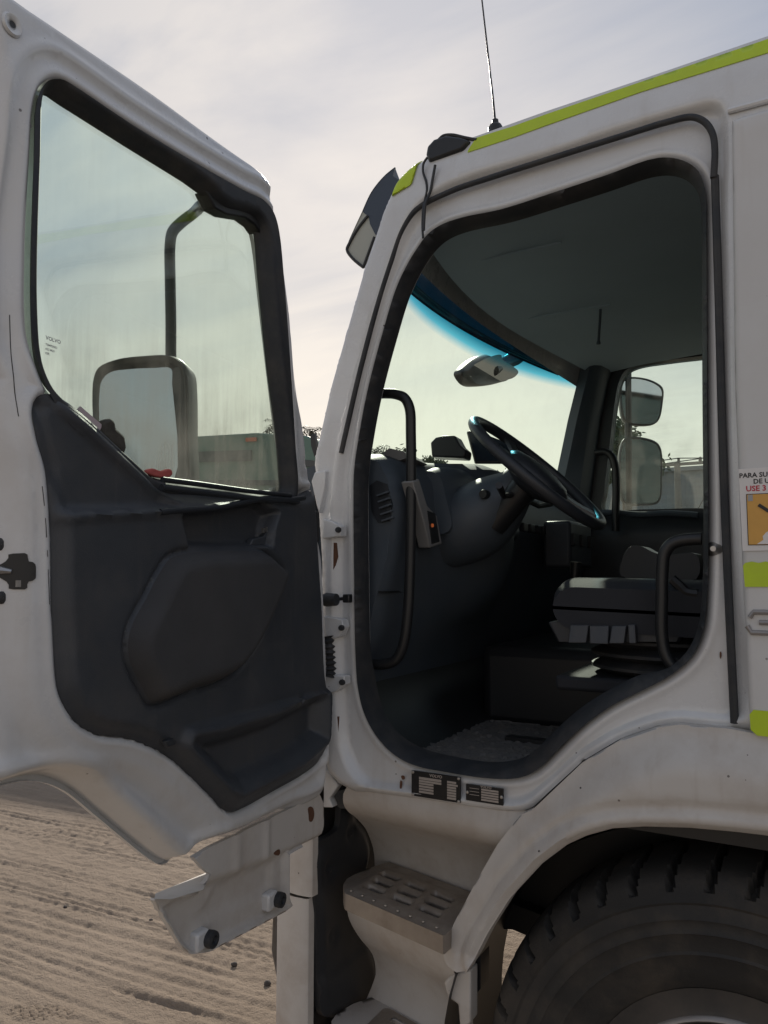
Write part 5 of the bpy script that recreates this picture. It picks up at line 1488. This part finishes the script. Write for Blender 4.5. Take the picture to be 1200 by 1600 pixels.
# ------------------------------------------------------------------ step well, corner panel, fender, wheel
# corner panel at the front of the step well, rounding to the bumper
cp_y = 1.865
def corner(z0, z1, name, xo=0.0, n=8):
    rg = []
    for z in np.linspace(z0, z1, n):
        prof = [(-1.305 + xo, cp_y + 0.03), (-1.307 + xo, cp_y + 0.006), (-1.313 + xo, cp_y), (-1.35 + xo, cp_y - 0.004), (-1.395 + xo, cp_y), (-1.43 + xo, cp_y + 0.02), (-1.455 + xo, cp_y + 0.06), (-1.48 + xo, cp_y + 0.15), (-1.52 + xo, cp_y + 0.5)]
        k = (z - z0) / (z1 - z0)
        rg.append([(a, b, z) for a, b in prof])
    return MB().loft(rg, closed_ring=False).build(name, PAINT2, truck, ang=40)


corner(0.755, 1.055, 'corner_panel')
corner(0.16, 0.748, 'bumper_end', -0.012)
# little hanging tongue under the hinge pillar
tq = [(-1.2901,1.1176),(-1.2408,1.066),(-1.2715,1.0258),(-1.2581,1.0026),(-1.2914,0.9977)]
prism('pillar_tongue', side(1.90), np.array(tq), 0.0, 0.03, PAINT, truck, bevel=0.004)
# black splash shield: front wall of the step well, plane x = -1.31
sh = [(-1.31,1.883,0.8774),(-1.31,1.9087,0.8968),(-1.31,1.9792,0.8985),(-1.31,2.0141,0.9094),(-1.31,2.0278,0.972),(-1.31,2.0866,0.9592),(-1.31,2.1057,0.9114),(-1.31,2.1679,0.8511),(-1.31,2.1961,0.7832),(-1.31,2.1723,0.7271),(-1.31,2.1491,0.6604),(-1.31,2.1534,0.5811),(-1.31,2.1731,0.5152),(-1.31,2.2131,0.4404),(-1.31,2.2213,0.3485),(-1.31,2.1974,0.3262),(-1.31,2.0542,0.3546),(-1.31,1.9374,0.3989),(-1.31,1.9111,0.434),(-1.31,1.895,0.6957),(-1.31,1.8846,0.7525)]
shp = resample(cat([(p[1], p[2]) for p in sh], 3), 0.012)
bol = [(p[1], p[2]) for p in [(-1.31,2.0685,0.879),(-1.31,1.9528,0.8088),(-1.31,1.9684,0.6105)]]


def shield_d(P):
    so = -sdist(P, shp)
    d = 0.012 * sm(so, 0, 0.03)
    for b_ in bol:
        r = np.linalg.norm(P - np.array(b_), axis=1)
        d += -0.014 * np.exp(-(r / 0.022) ** 2) + 0.010 * np.exp(-((r - 0.008) / 0.006) ** 2) * (r < 0.02)
    d += 0.006 * sm(P[:, 1], 0.52, 0.50)
    return d


relief('splash_shield', lambda a, b, d=0: (-1.31 + d, a, b), shp, shield_d, SHIELD, truck, sp=0.010, rim=-0.02, ang=60)
# dark filler behind
MB().box((-1.36, 2.25, 0.75), (0.03, 0.62, 0.9)).build('well_backing', BLACKP, truck)
hole = [(-1.3113,1.98,1.0231),(-1.2545,1.98,1.0382),(-1.1945,1.98,1.0316),(-1.2297,1.98,0.9864),(-1.2768,1.98,0.9795),(-1.3065,1.98,0.9938)]
prism('wiring_grommet', side(1.97), np.array([(p[0], p[2]) for p in hole]), 0.0, 0.1, RUBBER, truck)

# upper step: steel tread with slots
ZT = 0.775
SKEW = 0.27


def turn(x, y, k=1.0):
    return y - SKEW * k * (x + 1.07)


TR = np.array([(-1.2692,1.9738,0.735),(-1.293,2.0981,0.735),(-1.3139,2.2856,0.735),(-1.2531,2.2808,0.735),(-1.0501,2.2315,0.735),(-0.9583,2.1783,0.735),(-0.9429,2.1245,0.735),(-0.8957,1.87,0.735),(-1.0755,1.9133,0.735),(-1.2283,1.9408,0.735)])[:, :2]
# a straight, slightly tapering plate in plan
plan = np.array([(-1.265, 1.945), (-1.262, 1.985), (-1.245, 2.07), (-1.225, 2.135), (-0.86, 2.135), (-0.86, 1.868), (-1.215, 1.868), (-1.25, 1.905)])
plan = resample(plan, 0.012)
slots = []
for cx in (-1.155, -1.055, -0.955):
    for cy in (1.945, 1.995, 2.045):
        slots.append(rrect(cx - 0.034 + (cy - 1.995) * -0.1, cx + 0.034 + (cy - 1.995) * -0.1, cy - 0.0115, cy + 0.0115, 0.011, 4))
INNER = np.array([(-1.215, 1.89), (-1.20, 2.09), (-0.87, 2.09), (-0.87, 1.89)])


def tread(P):
    d = np.zeros(len(P))
    for s in slots:
        q = sdist(P, s)
        d -= 0.009 * (1 - sm(q, 0.0, 0.008))
    d += 0.005 * sm(-sdist(P, INNER), -0.01, 0.006)
    return d


# step well panel: one moulding, profile swept along X
def sweep(name, prof_fn, x0s, x1, mat, n=18, sub=4):
    rows = []
    for i in range(n):
        t = i / (n - 1)
        xe = x1 if callable(x1) else (lambda z: x1)
        row = []
        for (x0, (y, z)) in prof_fn:
            x = x0 + (xe(z) - x0) * t
            row.append((x, turn(x, y, float(np.interp(z, [0.75, 1.08], [1, 0]))), z))
        rows.append(row)
    return MB().loft(rows, closed_ring=False).build(name, mat, truck, ang=50)


p_up = cat([(1.885, 1.085), (1.885, 1.05), (1.895, 1.02), (1.93, 0.985), (1.99, 0.95), (2.05, 0.91), (2.10, 0.86), (2.13, 0.80), (2.14, 0.73), (2.14, 0.70)], 4, closed=False)
def xfront(z):
    return np.interp(z, [0.70, 0.78, 0.85, 0.92, 0.98, 1.05, 1.09], [-1.30, -1.29, -1.285, -1.27, -1.235, -1.215, -1.19])
prof = [(float(xfront(z)), (y, z)) for y, z in p_up]
sweep('step_well_panel', prof, None, lambda z: float(np.interp(z, [0.70, 0.85, 1.0, 1.09], [-0.85, -0.79, -0.70, -0.64])), PAINT2)
hs_ = [(-1.0095,1.96,0.9802),(-0.9368,1.96,0.9745),(-0.9407,1.96,0.962),(-1.0036,1.96,0.9639)]
prism('panel_recess', side(1.985), np.array([(p[0], p[2]) for p in hs_]), -0.02, 0.0, PAINT2, truck, bevel=0.004)
p_lo = cat([(1.93, 0.745), (1.935, 0.70), (1.95, 0.65), (1.99, 0.59), (2.04, 0.535), (2.07, 0.48), (2.075, 0.42), (2.06, 0.37)], 4, closed=False)
def xfl(z):
    return np.interp(z, [0.36, 0.45, 0.52, 0.58, 0.66, 0.75], [-1.28, -1.245, -1.24, -1.25, -1.265, -1.27])
prof = [(float(xfl(z)), (y, z)) for y, z in p_lo]
sweep('lower_step_panel', prof, None, -0.88, PAINT2)


stp = relief('step', lambda a, b, d=0: (a, turn(a, b) - 0.01, ZT + d), plan, tread, STEEL, truck, holes=slots, sp=0.009, rim=lambda P, d: np.full(len(P), -0.045), hrim=-0.006, ang=45)
prism('tread_underpan', lambda a, b, d=0: (a, turn(a, b) - 0.01, ZT - 0.042 + d), grow(plan, -0.012), 0.0, 0.006, PAINT2, stp)
for k in range(8):
    x = -1.20 + k * 0.044
    MB().lathe([(0.0045, 0.0), (0.004, 0.003), (0.0005, 0.004)], (x, turn(x, 1.885) - 0.01, ZT + 0.004), 'Z', 8).build('rivet', ALU, stp)

# lower step
ZL = 0.385
plan2 = resample(np.array([(-1.30, 1.93), (-1.285, 2.0), (-1.25, 2.075), (-0.90, 2.075), (-0.90, 1.86), (-1.25, 1.86), (-1.29, 1.885)]), 0.014)
slots2 = []
for cx in (-1.11, -1.0):
    for cy in (1.92, 1.97, 2.02):
        slots2.append(rrect(cx - 0.034, cx + 0.034, cy - 0.012, cy + 0.012, 0.011, 4))
stp2 = relief('step', lambda a, b, d=0: (a, turn(a, b), ZL + d), plan2, 0.0, PAINT2, truck, holes=slots2 , sp=0.014, rim=-0.05, hrim=-0.012, ang=45)
IN2 = rrect(-1.19, -0.92, 1.885, 2.055, 0.02)
relief('tread', lambda a, b, d=0: (a, turn(a, b), ZL + 0.004 + d), IN2, 0.0, STEEL, stp2, holes=slots2, sp=0.014, rim=-0.004, ang=45)
# upright bracket between steps at the rear
bq = [(-0.9089,1.9,0.6096),(-0.8923,1.9,0.6265),(-0.8594,1.9,0.6489),(-0.8324,1.9,0.6586),(-0.8337,1.9,0.5269),(-0.8643,1.9,0.5028),(-0.8691,1.9,0.5643),(-0.8963,1.9,0.573),(-0.9036,1.9,0.5902)]
prism('step_bracket', side(1.90), np.array([(p[0], p[2]) for p in bq]), 0.0, 0.05, PAINT2, truck, bevel=0.006)
bq = [(-0.8567,1.96,0.6401),(-0.829,1.96,0.6726),(-0.83,1.96,0.587),(-0.8558,1.96,0.553)]
prism('mud_flap_bracket', side(1.96), np.array([(p[0], p[2]) for p in bq]), 0.0, 0.06, BLACKP, truck)

# fender
FT = [(-0.8043,0.6971),(-0.841,0.682),(-0.871,0.684),(-0.8852,0.6992),(-0.8796,0.7317),(-0.8524,0.7922),(-0.7954,0.8969),(-0.7327,1.0052),(-0.6718,1.0851),(-0.6423,1.1001),(-0.6065,1.1369),(-0.518,1.2271),(-0.4291,1.2882),(-0.3459,1.3252),(-0.2977,1.3369),(-0.1906,1.3376),(-0.1482,1.3323)]
FT = FT[::1]
frear = [(0.15, 1.335), (0.45, 1.26), (0.62, 1.08), (0.70, 0.85), (0.66, 0.85), (0.56, 0.98), (0.40, 1.10), (0.2, 1.14)]
FI = [(-0.1263,1.1308),(-0.1876,1.1288),(-0.2776,1.1227),(-0.3726,1.1106),(-0.4439,1.0952),(-0.5033,1.0699),(-0.5492,1.042),(-0.6124,0.9869),(-0.6944,0.8908),(-0.7538,0.7953),(-0.7886,0.7267)]
FEN = resample(np.array(FT + frear + FI), 0.012)
FIl = np.array([(0.66, 0.85), (0.56, 0.98), (0.40, 1.10), (0.2, 1.14)] + FI)
FOl = np.array(FT[4:])


def fend(P):
    di = udist(P, FIl, False); do = udist(P, np.array(FT[3:] + frear[:4]), False)
    d = -0.045 * sm(do, 0.0, 0.10) + 0.0
    d += 0.012 * np.exp(-((di - 0.045) / 0.012) ** 2)
    d += 0.020 * (1 - sm(di, 0.0, 0.018))
    return d


relief('fender', side(1.848), FEN, fend, PAINT2, truck, sp=0.012, rim=0.05, ang=60, lines=[ringline(FEN, -d) for d in (0.005, 0.010, 0.018, 0.03, 0.04, 0.05, 0.06)])
# wheel arch liner
WC = (-0.205, 0.0, 0.42)
rgl = []
for a in np.linspace(math.radians(-12), math.radians(192), 40):
    r = 0.70
    rgl.append([(WC[0] + r * math.cos(a), y, WC[2] + r * math.sin(a)) for y in (1.88, 2.3)])
lin = MB().loft(rgl, closed_ring=False)
lin.build('wheel_arch_liner', BLACKP, truck)
MB().box((-0.26, 2.32, 0.92), (1.25, 0.04, 0.5)).build('inner_wing', BLACKP, truck)


# wheels with lugged shoulders
def make_wheel(cx, yo, detailed=True, sgn=1):
    cz = GZ + 0.60
    NL = 42; per = 14 if detailed else 2; seg = NL * per
    prof = [(0.325, 0.050), (0.335, 0.022), (0.350, 0.010), (0.385, -0.002), (0.418, -0.010), (0.424, -0.014), (0.430, -0.010), (0.462, -0.012), (0.468, -0.016), (0.474, -0.012), (0.490, -0.010), (0.496, -0.013), (0.502, -0.009), (0.524, -0.003), (0.530, -0.006), (0.536, -0.001), (0.548, 0.007), (0.556, 0.012), (0.566, 0.017), (0.578, 0.026), (0.587, 0.038), (0.593, 0.055), (0.598, 0.080), (0.600, 0.11), (0.600, 0.21), (0.594, 0.245), (0.57, 0.28), (0.46, 0.30), (0.325, 0.27)]
    rings = []
    for i, (r, h) in enumerate(prof):
        rg = []
        for k in range(seg):
            rr = r; hh = h
            if 17 <= i <= 24 and detailed:
                p2 = (k + (i - 17) * 0.55 + 0.6 * math.sin(k * 0.37)) % 14
                if p2 < 2.7:
                    f_ = min(1, (i - 16) / 3)
                    rr -= 0.024 * f_; hh += 0.013 * f_ if i < 22 else 0
            a = 2 * math.pi * k / seg
            rg.append((cx + rr * math.cos(a), yo + sgn * hh, cz + rr * math.sin(a)))
        rings.append(rg)
    w = MB().loft(rings).build('wheel', TYRE, truck, ang=34)
    Lz = lambda pr, n_, m_, sg=64: MB().lathe([(r, sgn * h) for r, h in pr], (cx, yo, cz), 'Y', sg).build(n_, m_, w, ang=45)
    Lz([(0.345, 0.012), (0.30, 0.014), (0.290, 0.010)], 'rim_shoulder', RIMM)
    Lz([(0.290, 0.010), (0.287, 0.005), (0.281, 0.003), (0.276, 0.008), (0.273, 0.02)], 'rim_flange', RIMF)
    Lz([(0.274, 0.018), (0.276, 0.05), (0.272, 0.085), (0.265, 0.10), (0.255, 0.115)], 'rim', RIMM)
    Lz([(0.256, 0.114), (0.24, 0.13), (0.18, 0.15), (0.165, 0.12), (0.12, 0.07), (0.0002, 0.06)], 'disc', RIMM, 48)
    if detailed:
        for k in range(10):
            a = 2 * math.pi * k / 10 + 0.3
            MB().lathe([(0.018, 0.14), (0.017, 0.11), (0.011, 0.10), (0.0003, 0.10)], (cx + 0.20 * math.cos(a), yo, cz + 0.20 * math.sin(a)), 'Y', 6).build('wheel_nut', RIMM, w)
    return w


make_wheel(WC[0], 1.885)
make_wheel(WC[0], 4.12, False, -1)
# chassis: rails, axle, bracket seen through the arch gap
for yy in (2.62, 3.42):
    MB().box((2.6, yy, 0.86), (6.9, 0.09, 0.24)).build('chassis_rail', BLACKP, truck)
MB().tube([(WC[0], 2.2, 0.42), (WC[0], 2.6, 0.34), (WC[0], 3.4, 0.34), (WC[0], 3.85, 0.42)], 0.07, 12).build('front_axle', BLACKP, truck)
bq = [(-0.9009,2.25,0.6327),(-0.8494,2.25,0.6951),(-0.7477,2.25,0.6799),(-0.7599,2.25,0.6415),(-0.7759,2.25,0.6093),(-0.8504,2.25,0.6216),(-0.8868,2.25,0.6136)]
prism('steering_bracket', side(2.25), np.array([(p[0], p[2]) for p in bq]), 0.0, 0.08, BLACKP, truck)
MB().box((-0.3, 3.0, 0.98), (1.6, 0.9, 0.3)).build('engine_block', BLACKP, truck, bevel=0.05)  # unseen dark box, added to keep light from leaking under the cab
# bumper across the front
rg = []
for i in range(21):
    t = i / 20; y = 2.0 + t * 2.05; s = 2 * t - 1
    b_ = 0.16 * (1 - abs(s) ** 2.5)
    rg.append([(-1.50 - b_, y, 1.0), (-1.54 - b_, y, 0.8), (-1.55 - b_, y, 0.5), (-1.50 - b_, y, 0.32), (-1.3, y, 0.32)])
MB().loft(rg, closed_ring=False).build('bumper', PAINT2, truck, ang=40)

# cargo body behind the cab (outside the frame, added for its shadow and for the mirrors)
cb = MB().box((4.0, 3.03, 2.05), (5.2, 2.38, 2.0)).build('cargo_body', PANELP, truck, bevel=0.03)
for k in range(9):
    MB().box((1.7 + k * 0.575, 1.835, 2.05), (0.05, 0.02, 1.94)).build('body_rib', PANELP, cb)
make_wheel(4.6, 1.885, False)
make_wheel(4.6, 4.12, False, -1)

# ------------------------------------------------------------------ loose things in the cab
def loose(name, label, catg, b, mat, **kw):
    return b.build(name, mat, None, label=label, cat=catg, **kw)


d0 = [(-1.1921,2.46,2.0875),(-1.1969,2.46,2.1389),(-1.1765,2.46,2.1557),(-1.1462,2.46,2.1599),(-1.1014,2.46,2.1559),(-1.0821,2.46,2.12),(-1.0604,2.46,2.1001),(-1.0655,2.46,2.0734)]
b = MB(); b.loft([[(p[0], 2.42, p[2]) for p in d0], [(p[0] - 0.01, 2.50, p[2]) for p in d0]], caps=True)
loose('dash_device', 'black boxy device on the dashboard, left of the upright screen', 'device', b, BLACKP, bevel=0.006)
d1 = [(-1.0955,2.52,2.1858),(-1.0706,2.52,2.1881),(-0.9291,2.52,2.125),(-0.9021,2.52,2.0555),(-1.0644,2.52,2.0673)]
tb = thing('dash_screen', (d1[0][0], 2.52, d1[3][2]), 'dark upright screen standing on the dashboard behind the steering wheel', 'screen')
b = MB(); b.loft([[(p[0], 2.515, p[2]) for p in d1], [(p[0] - 0.012, 2.535, p[2]) for p in d1]], caps=True); b.build('screen_housing', BLACKP, tb, bevel=0.003)
cpt = np.mean(np.array(d1), 0)
MB().add([(cpt[0] + (p[0] - cpt[0]) * .9, 2.5135, cpt[2] + (p[2] - cpt[2]) * .86) for p in d1], [(0, 1, 2, 3, 4)]).build('display', SCREEN, tb)

# things on the ledge of the door window
pq = [door(*p, -0.010) for p in [(0.8747,1.973),(0.869,1.9801),(0.8152,1.955),(0.824,1.9363)]]
pq2 = [(p[0] - 0.004, p[1], p[2]) for p in pq]
b = MB(); b.loft([pq, pq2], caps=True)
loose('paper_slip', 'folded pinkish paper slip tucked behind the slanted door trim', 'paper', b, surf('pale_pink_paper', (0.5, 0.42, 0.44), 0.8, var=0.1))
gq = [(0.8188,1.9348),(0.8167,1.9623),(0.7976,1.972),(0.7858,1.9654),(0.7837,1.9532),(0.7596,1.9421),(0.7553,1.9198),(0.7615,1.9037)]
b = MB(); b.loft([[door(p[0], p[1], -0.004) for p in gq], [door(p[0], p[1], -0.026) for p in gq]], caps=True)
loose('work_glove', 'dark crumpled glove-like bundle wedged behind the slanted door trim', 'glove', b, surf('dark_glove', (0.06, 0.055, 0.045), 0.8, var=0.6, vscale=60, bump=1.0, bscale=120), bevel=0.006)
gq = cat([(0.6988,1.8784),(0.6806,1.8885),(0.652,1.8867),(0.6248,1.8942),(0.6185,1.8854),(0.6282,1.876),(0.6707,1.8725)], 3)
b = MB(); b.loft([[door(p[0], p[1], -0.006) for p in gq], [door(p[0], p[1], -0.020) for p in gq]], caps=True)
loose('red_rag', 'crumpled red rag at the lower edge of the door window', 'rag', b, REDC, bevel=0.003)

# ------------------------------------------------------------------ pebbles
def pebble(px, s, label):
    x, y, _ = px
    me_v = []
    b = bmesh.new(); bmesh.ops.create_icosphere(b, subdivisions=2, radius=1.0)
    V = []; 
    for v in b.verts:
        k = 1 + 0.35 * mnoise.noise(v.co * 1.3 + Vector((x * 9, y * 9, 0)))
        V.append((x + v.co.x * s * k, y + v.co.y * s * 0.8 * k, GZ + s * 0.2 + v.co.z * s * 0.7 * k))
    F = [tuple(vv.index for vv in f.verts) for f in b.faces]
    b.free()
    put('pebble', V, F, STONE, None, label=label, cat='pebble', group='dark pebbles on the sand', ang=60)


for pos, s, lab in (([(-2.517,2.9606,-0.18)][0], 0.016, 'dark pebble on the sand just below the door flap'), ([(-2.2714,2.9029,-0.18)][0], 0.019, 'largest dark pebble on the sand, beside the bumper end'),
                    ([(-3.7589,2.9818,-0.18)][0], 0.012, 'small dark pebble on the sand at the far left'), ([(-3.2221,3.1054,-0.18)][0], 0.011, 'small dark pebble on the sand by the flap tip')):
    pebble(pos, s, lab)

# ------------------------------------------------------------------ background
def leafy_tree(name, loc, h, cr, label, n=2600, trunk_r=0.12, squash=0.9, group='trees beyond the yard', leaf=0.13, gaps=0.45, seed=1):
    r_ = random.Random(seed)
    t = thing(name, (loc[0], loc[1], GZ), label, 'tree', group)
    L0 = Vector((loc[0], loc[1], GZ))
    top = L0 + Vector((r_.uniform(-.3, .3), r_.uniform(-.3, .3), h - cr * squash))
    tr = MB().tube(cat([L0, L0.lerp(top, .4) + Vector((.1, .05, 0)), top], 4, closed=False), list(np.linspace(trunk_r, trunk_r * 0.6, 9)), 8)
    clumps = []
    for k in range(16):
        d = Vector((r_.gauss(0, 1), r_.gauss(0, 1), r_.gauss(0.2, 0.8))).normalized()
        e = top + Vector((d.x * cr, d.y * cr, d.z * cr * squash)) * r_.uniform(0.45, 0.95)
        tr.tube([top - Vector((0, 0, cr * 0.3)), top.lerp(e, .5) + Vector((0, 0, .1)), e], [trunk_r * 0.5, trunk_r * 0.3, trunk_r * 0.08], 5)
        clumps.append((e, cr * r_.uniform(0.22, 0.42)))
    tr.build('trunk', BARK, t)
    V = []; F = []
    for k in range(n):
        c, rr = r_.choice(clumps)
        p = c + Vector((r_.gauss(0, .45), r_.gauss(0, .45), r_.gauss(0, .38))) * rr
        a = Vector((r_.gauss(0, 1), r_.gauss(0, 1), r_.gauss(0, 1))).normalized(); bb = a.orthogonal().normalized()
        s = leaf * r_.uniform(0.6, 1.3)
        o = len(V)
        V += [p - a * s, p + bb * s * .45, p + a * s, p - bb * s * .45]
        F.append((o, o + 1, o + 2, o + 3))
    put('crown', V, F, LEAF, t)


def palm(loc, h, label, seed=3, fl=2.2):
    r_ = random.Random(seed)
    t = thing('palm_tree', (loc[0], loc[1], GZ), label, 'palm tree', 'palms on the skyline')
    L0 = Vector((loc[0], loc[1], GZ)); top = L0 + Vector((0.2, 0.1, h - GZ))
    MB().tube([L0, L0.lerp(top, .5) + Vector((.1, 0, 0)), top], [0.22, 0.17, 0.15], 8).build('trunk', BARK, t)
    b = MB()
    for k in range(17):
        az = k * 2.4 + r_.uniform(-.2, .2); el = r_.uniform(-0.3, 1.0)
        d = Vector((math.cos(az), math.sin(az), 0))
        pts_ = [top + d * (fl * s * math.cos(el * .6)) + Vector((0, 0, fl * (math.sin(el) * s - 0.75 * s * s))) for s in np.linspace(0, 1, 9)]
        sd = d.cross(Vector((0, 0, 1)))
        for i in range(8):
            for sg in (-1, 1):
                w = 0.42 * math.sin((i + 1.2) / 9.5 * math.pi) + 0.08
                m0 = pts_[i]; m1 = pts_[i + 1]; tip = m1 + sd * sg * w + Vector((0, 0, -0.35 * w)) + (m1 - m0) * .5
                b.add([m0, m0.lerp(m1, .55), tip], [(0, 1, 2)])
    b.build('crown', FROND, t)


def at(px3): return px3


# green vehicle parked beyond the open door
gy = 9.6
gv = thing('green_vehicle', (-7.0, gy + 1.2, GZ), 'long pale green vehicle parked beyond the open door window', 'truck')
# body box with rounded front roof: profile in (x, z), swept over its width
g_top = [(-11.6718,9.6,4.1458),(-9.268,9.6,4.0247),(-8.0771,9.6,3.9696),(-7.8781,9.6,3.9616),(-7.5528,9.6,3.9108),(-7.1739,9.6,3.8657),(-6.867,9.6,3.8175),(-6.7221,9.6,3.7546),(-6.6377,9.6,3.6283),(-6.6008,9.6,3.4574),(-6.5949,9.6,2.7218)]
gp = [(p[0], p[2]) for p in g_top]
gp = gp + [(gp[-1][0], 0.6), (gp[0][0], 0.6)]
GP = np.array(gp)
prism('body', side(gy), resample(GP, 0.12), 0.0, 2.4, GREENP, gv, bevel=0.08)
for q in ([(-11.3644,9.57,3.8534),(-9.2317,9.57,3.7533),(-9.2269,9.57,3.5778),(-11.3551,9.57,3.6398)], [(-9.1589,9.57,3.7474),(-7.9539,9.57,3.6819),(-7.9506,9.57,3.5047),(-9.1541,9.57,3.5725)], [(-6.9628,9.57,3.4512),(-6.627,9.57,3.4062),(-6.6143,9.57,3.307),(-6.9616,9.57,3.3414)]):
    prism('side_window', side(gy - 0.03), np.array([(p[0], p[2]) for p in q]), 0.0, 0.02, GREEND, gv)
q = [(-11.4065,9.55,3.4048),(-7.3136,9.55,3.152),(-7.3125,9.55,3.0714),(-11.4024,9.55,3.3103)]
prism('side_moulding', side(gy - 0.03), np.array([(p[0], p[2]) for p in q]), 0.0, 0.025, GREEND, gv)
q = [(-8.0603,9.55,3.8866),(-7.8489,9.55,3.878),(-7.8478,9.55,3.8156),(-8.0591,9.55,3.8236)]
prism('marker_lamp', side(gy - 0.04), np.array([(p[0], p[2]) for p in q]), 0.0, 0.03, surf('orange_lens', (0.55, 0.13, 0.05), 0.3), gv)
q = [(-6.6279,9.55,3.7582),(-6.5574,9.55,3.7913),(-6.5207,9.55,3.5916),(-6.5546,9.55,3.4374),(-6.6148,9.55,3.5994)]
prism('mirror', side(gy - 0.25), np.array([(p[0], p[2]) for p in q]), 0.0, 0.06, BLACKP, gv)
for xx in (gp[-3][0] - 1.2, gp[0][0] + 2.0):
    w = MB().lathe([(0.0002, 0.0), (0.26, 0.0), (0.29, -0.02), (0.5, -0.02), (0.52, 0.05), (0.52, 0.25)], (xx, gy - 0.02, GZ + 0.52), 'Y', 40).build('wheel', TYRE, gv, ang=40)

for pq, h, lab, sd in (([(-29.7529,38,11.0975)], 0, 'palm crown poking over the green vehicle, seen at the door window edge', 3), ([(-27.1358,38,10.3646)], 0, 'palm seen in the gap between the door and the pillar', 5), ([(-25.0017,42,9.6501)], 0, 'palm seen through the windshield beside the near pillar', 8)):
    palm(pq[0], pq[0][2], lab, sd, 1.5)
for pq, cr, lab, sd in (([(-16.6482,30,7.6806)], 0.85, 'thin leafy tree seen through the windshield, left of the grab handle', 11), ([(-17.8176,36,8.1829)], 0.9, 'low bush top behind the boxy dashboard device', 12),
                        ([(-12.233,34,6.9366)], 1.3, 'bush line seen over the steering wheel near the far pillar', 13), ([(-11.1559,34,6.7385)], 1.2, 'bush beside the far pillar, right of the steering wheel hub', 14),
                        ([(-5.4529,24,6.497)], 1.1, 'tall loose tree behind the passenger mirrors', 15)):
    leafy_tree('tree', pq[0], pq[0][2], cr, lab, n=1500 if cr < 1.4 else 2600, seed=sd, leaf=0.11)

# long sheet-metal warehouse wall seen through the passenger window
wl = [(-9.5255,32,5.7927),(0.3565,32,5.263)]
wr = thing('warehouse', (-3.0, 34.0, GZ), 'long low blue-grey sheet-metal building beyond the passenger window', 'building')
wt = wl[0][2]
prof = []
xs_ = np.arange(-9.5, 16.0, 0.18)
V = []; F = []
for i, x in enumerate(xs_):
    y = 32.0 + (0.05 if i % 2 else 0.0)
    V += [(x, y, GZ), (x, y, wt)]
for i in range(len(xs_) - 1):
    F.append((2 * i, 2 * i + 2, 2 * i + 3, 2 * i + 1))
put('wall', V, F, WALLM, wr, ang=10)
MB().box((3.2, 36.0, wt + 0.06), (26.0, 8.2, 0.16)).build('roof', WALLM, wr)
for zz in (wt * 0.35, wt * 0.7):
    MB().box((3.2, 31.97, zz), (25.4, 0.05, 0.12)).build('wall_rail', WALLM, wr)
# utility pole
pp = [(-4.306,28,5.5829)][0]
up = thing('utility_pole', (pp[0], 28.0, GZ), 'concrete utility pole with crossarm in front of the low building', 'utility pole')
MB().tube([(pp[0], 28.0, GZ), (pp[0], 28.0, pp[2])], [0.16, 0.10], 12).build('pole', CONC, up)
MB().box((pp[0] + 0.45, 28.0, pp[2] - 0.08), (1.9, 0.10, 0.10)).build('crossarm', CONC, up)
for dx_ in (0.05, 0.75, 1.25):
    MB().lathe([(0.05, 0.0), (0.06, 0.05), (0.04, 0.10), (0.05, 0.14), (0.001, 0.17)], (pp[0] + dx_, 28.0, pp[2] - 0.03), 'Z', 10).build('insulator', CONC, up)
for dx_, yy in ((0.05, 27.9), (1.25, 28.1)):
    MB().tube([(pp[0] + dx_ - 16, yy, pp[2] + 0.0), (pp[0] + dx_ - 8, yy, pp[2] - 0.5), (pp[0] + dx_, yy, pp[2] + 0.12), (pp[0] + dx_ + 8, yy, pp[2] - 0.45), (pp[0] + dx_ + 16, yy, pp[2] + 0.1)], 0.018, 5).build('wire', BLACKP, up)
MB().tube(cat([(pp[0] + 1.1, 28.0, pp[2] - 0.1), (pp[0] + 0.95, 28.0, pp[2] - 1.0), (pp[0] + 0.6, 28.0, pp[2] - 1.7), (pp[0] + 0.12, 28.0, pp[2] - 2.4)], 4, closed=False), 0.015, 5).build('wire', BLACKP, up)
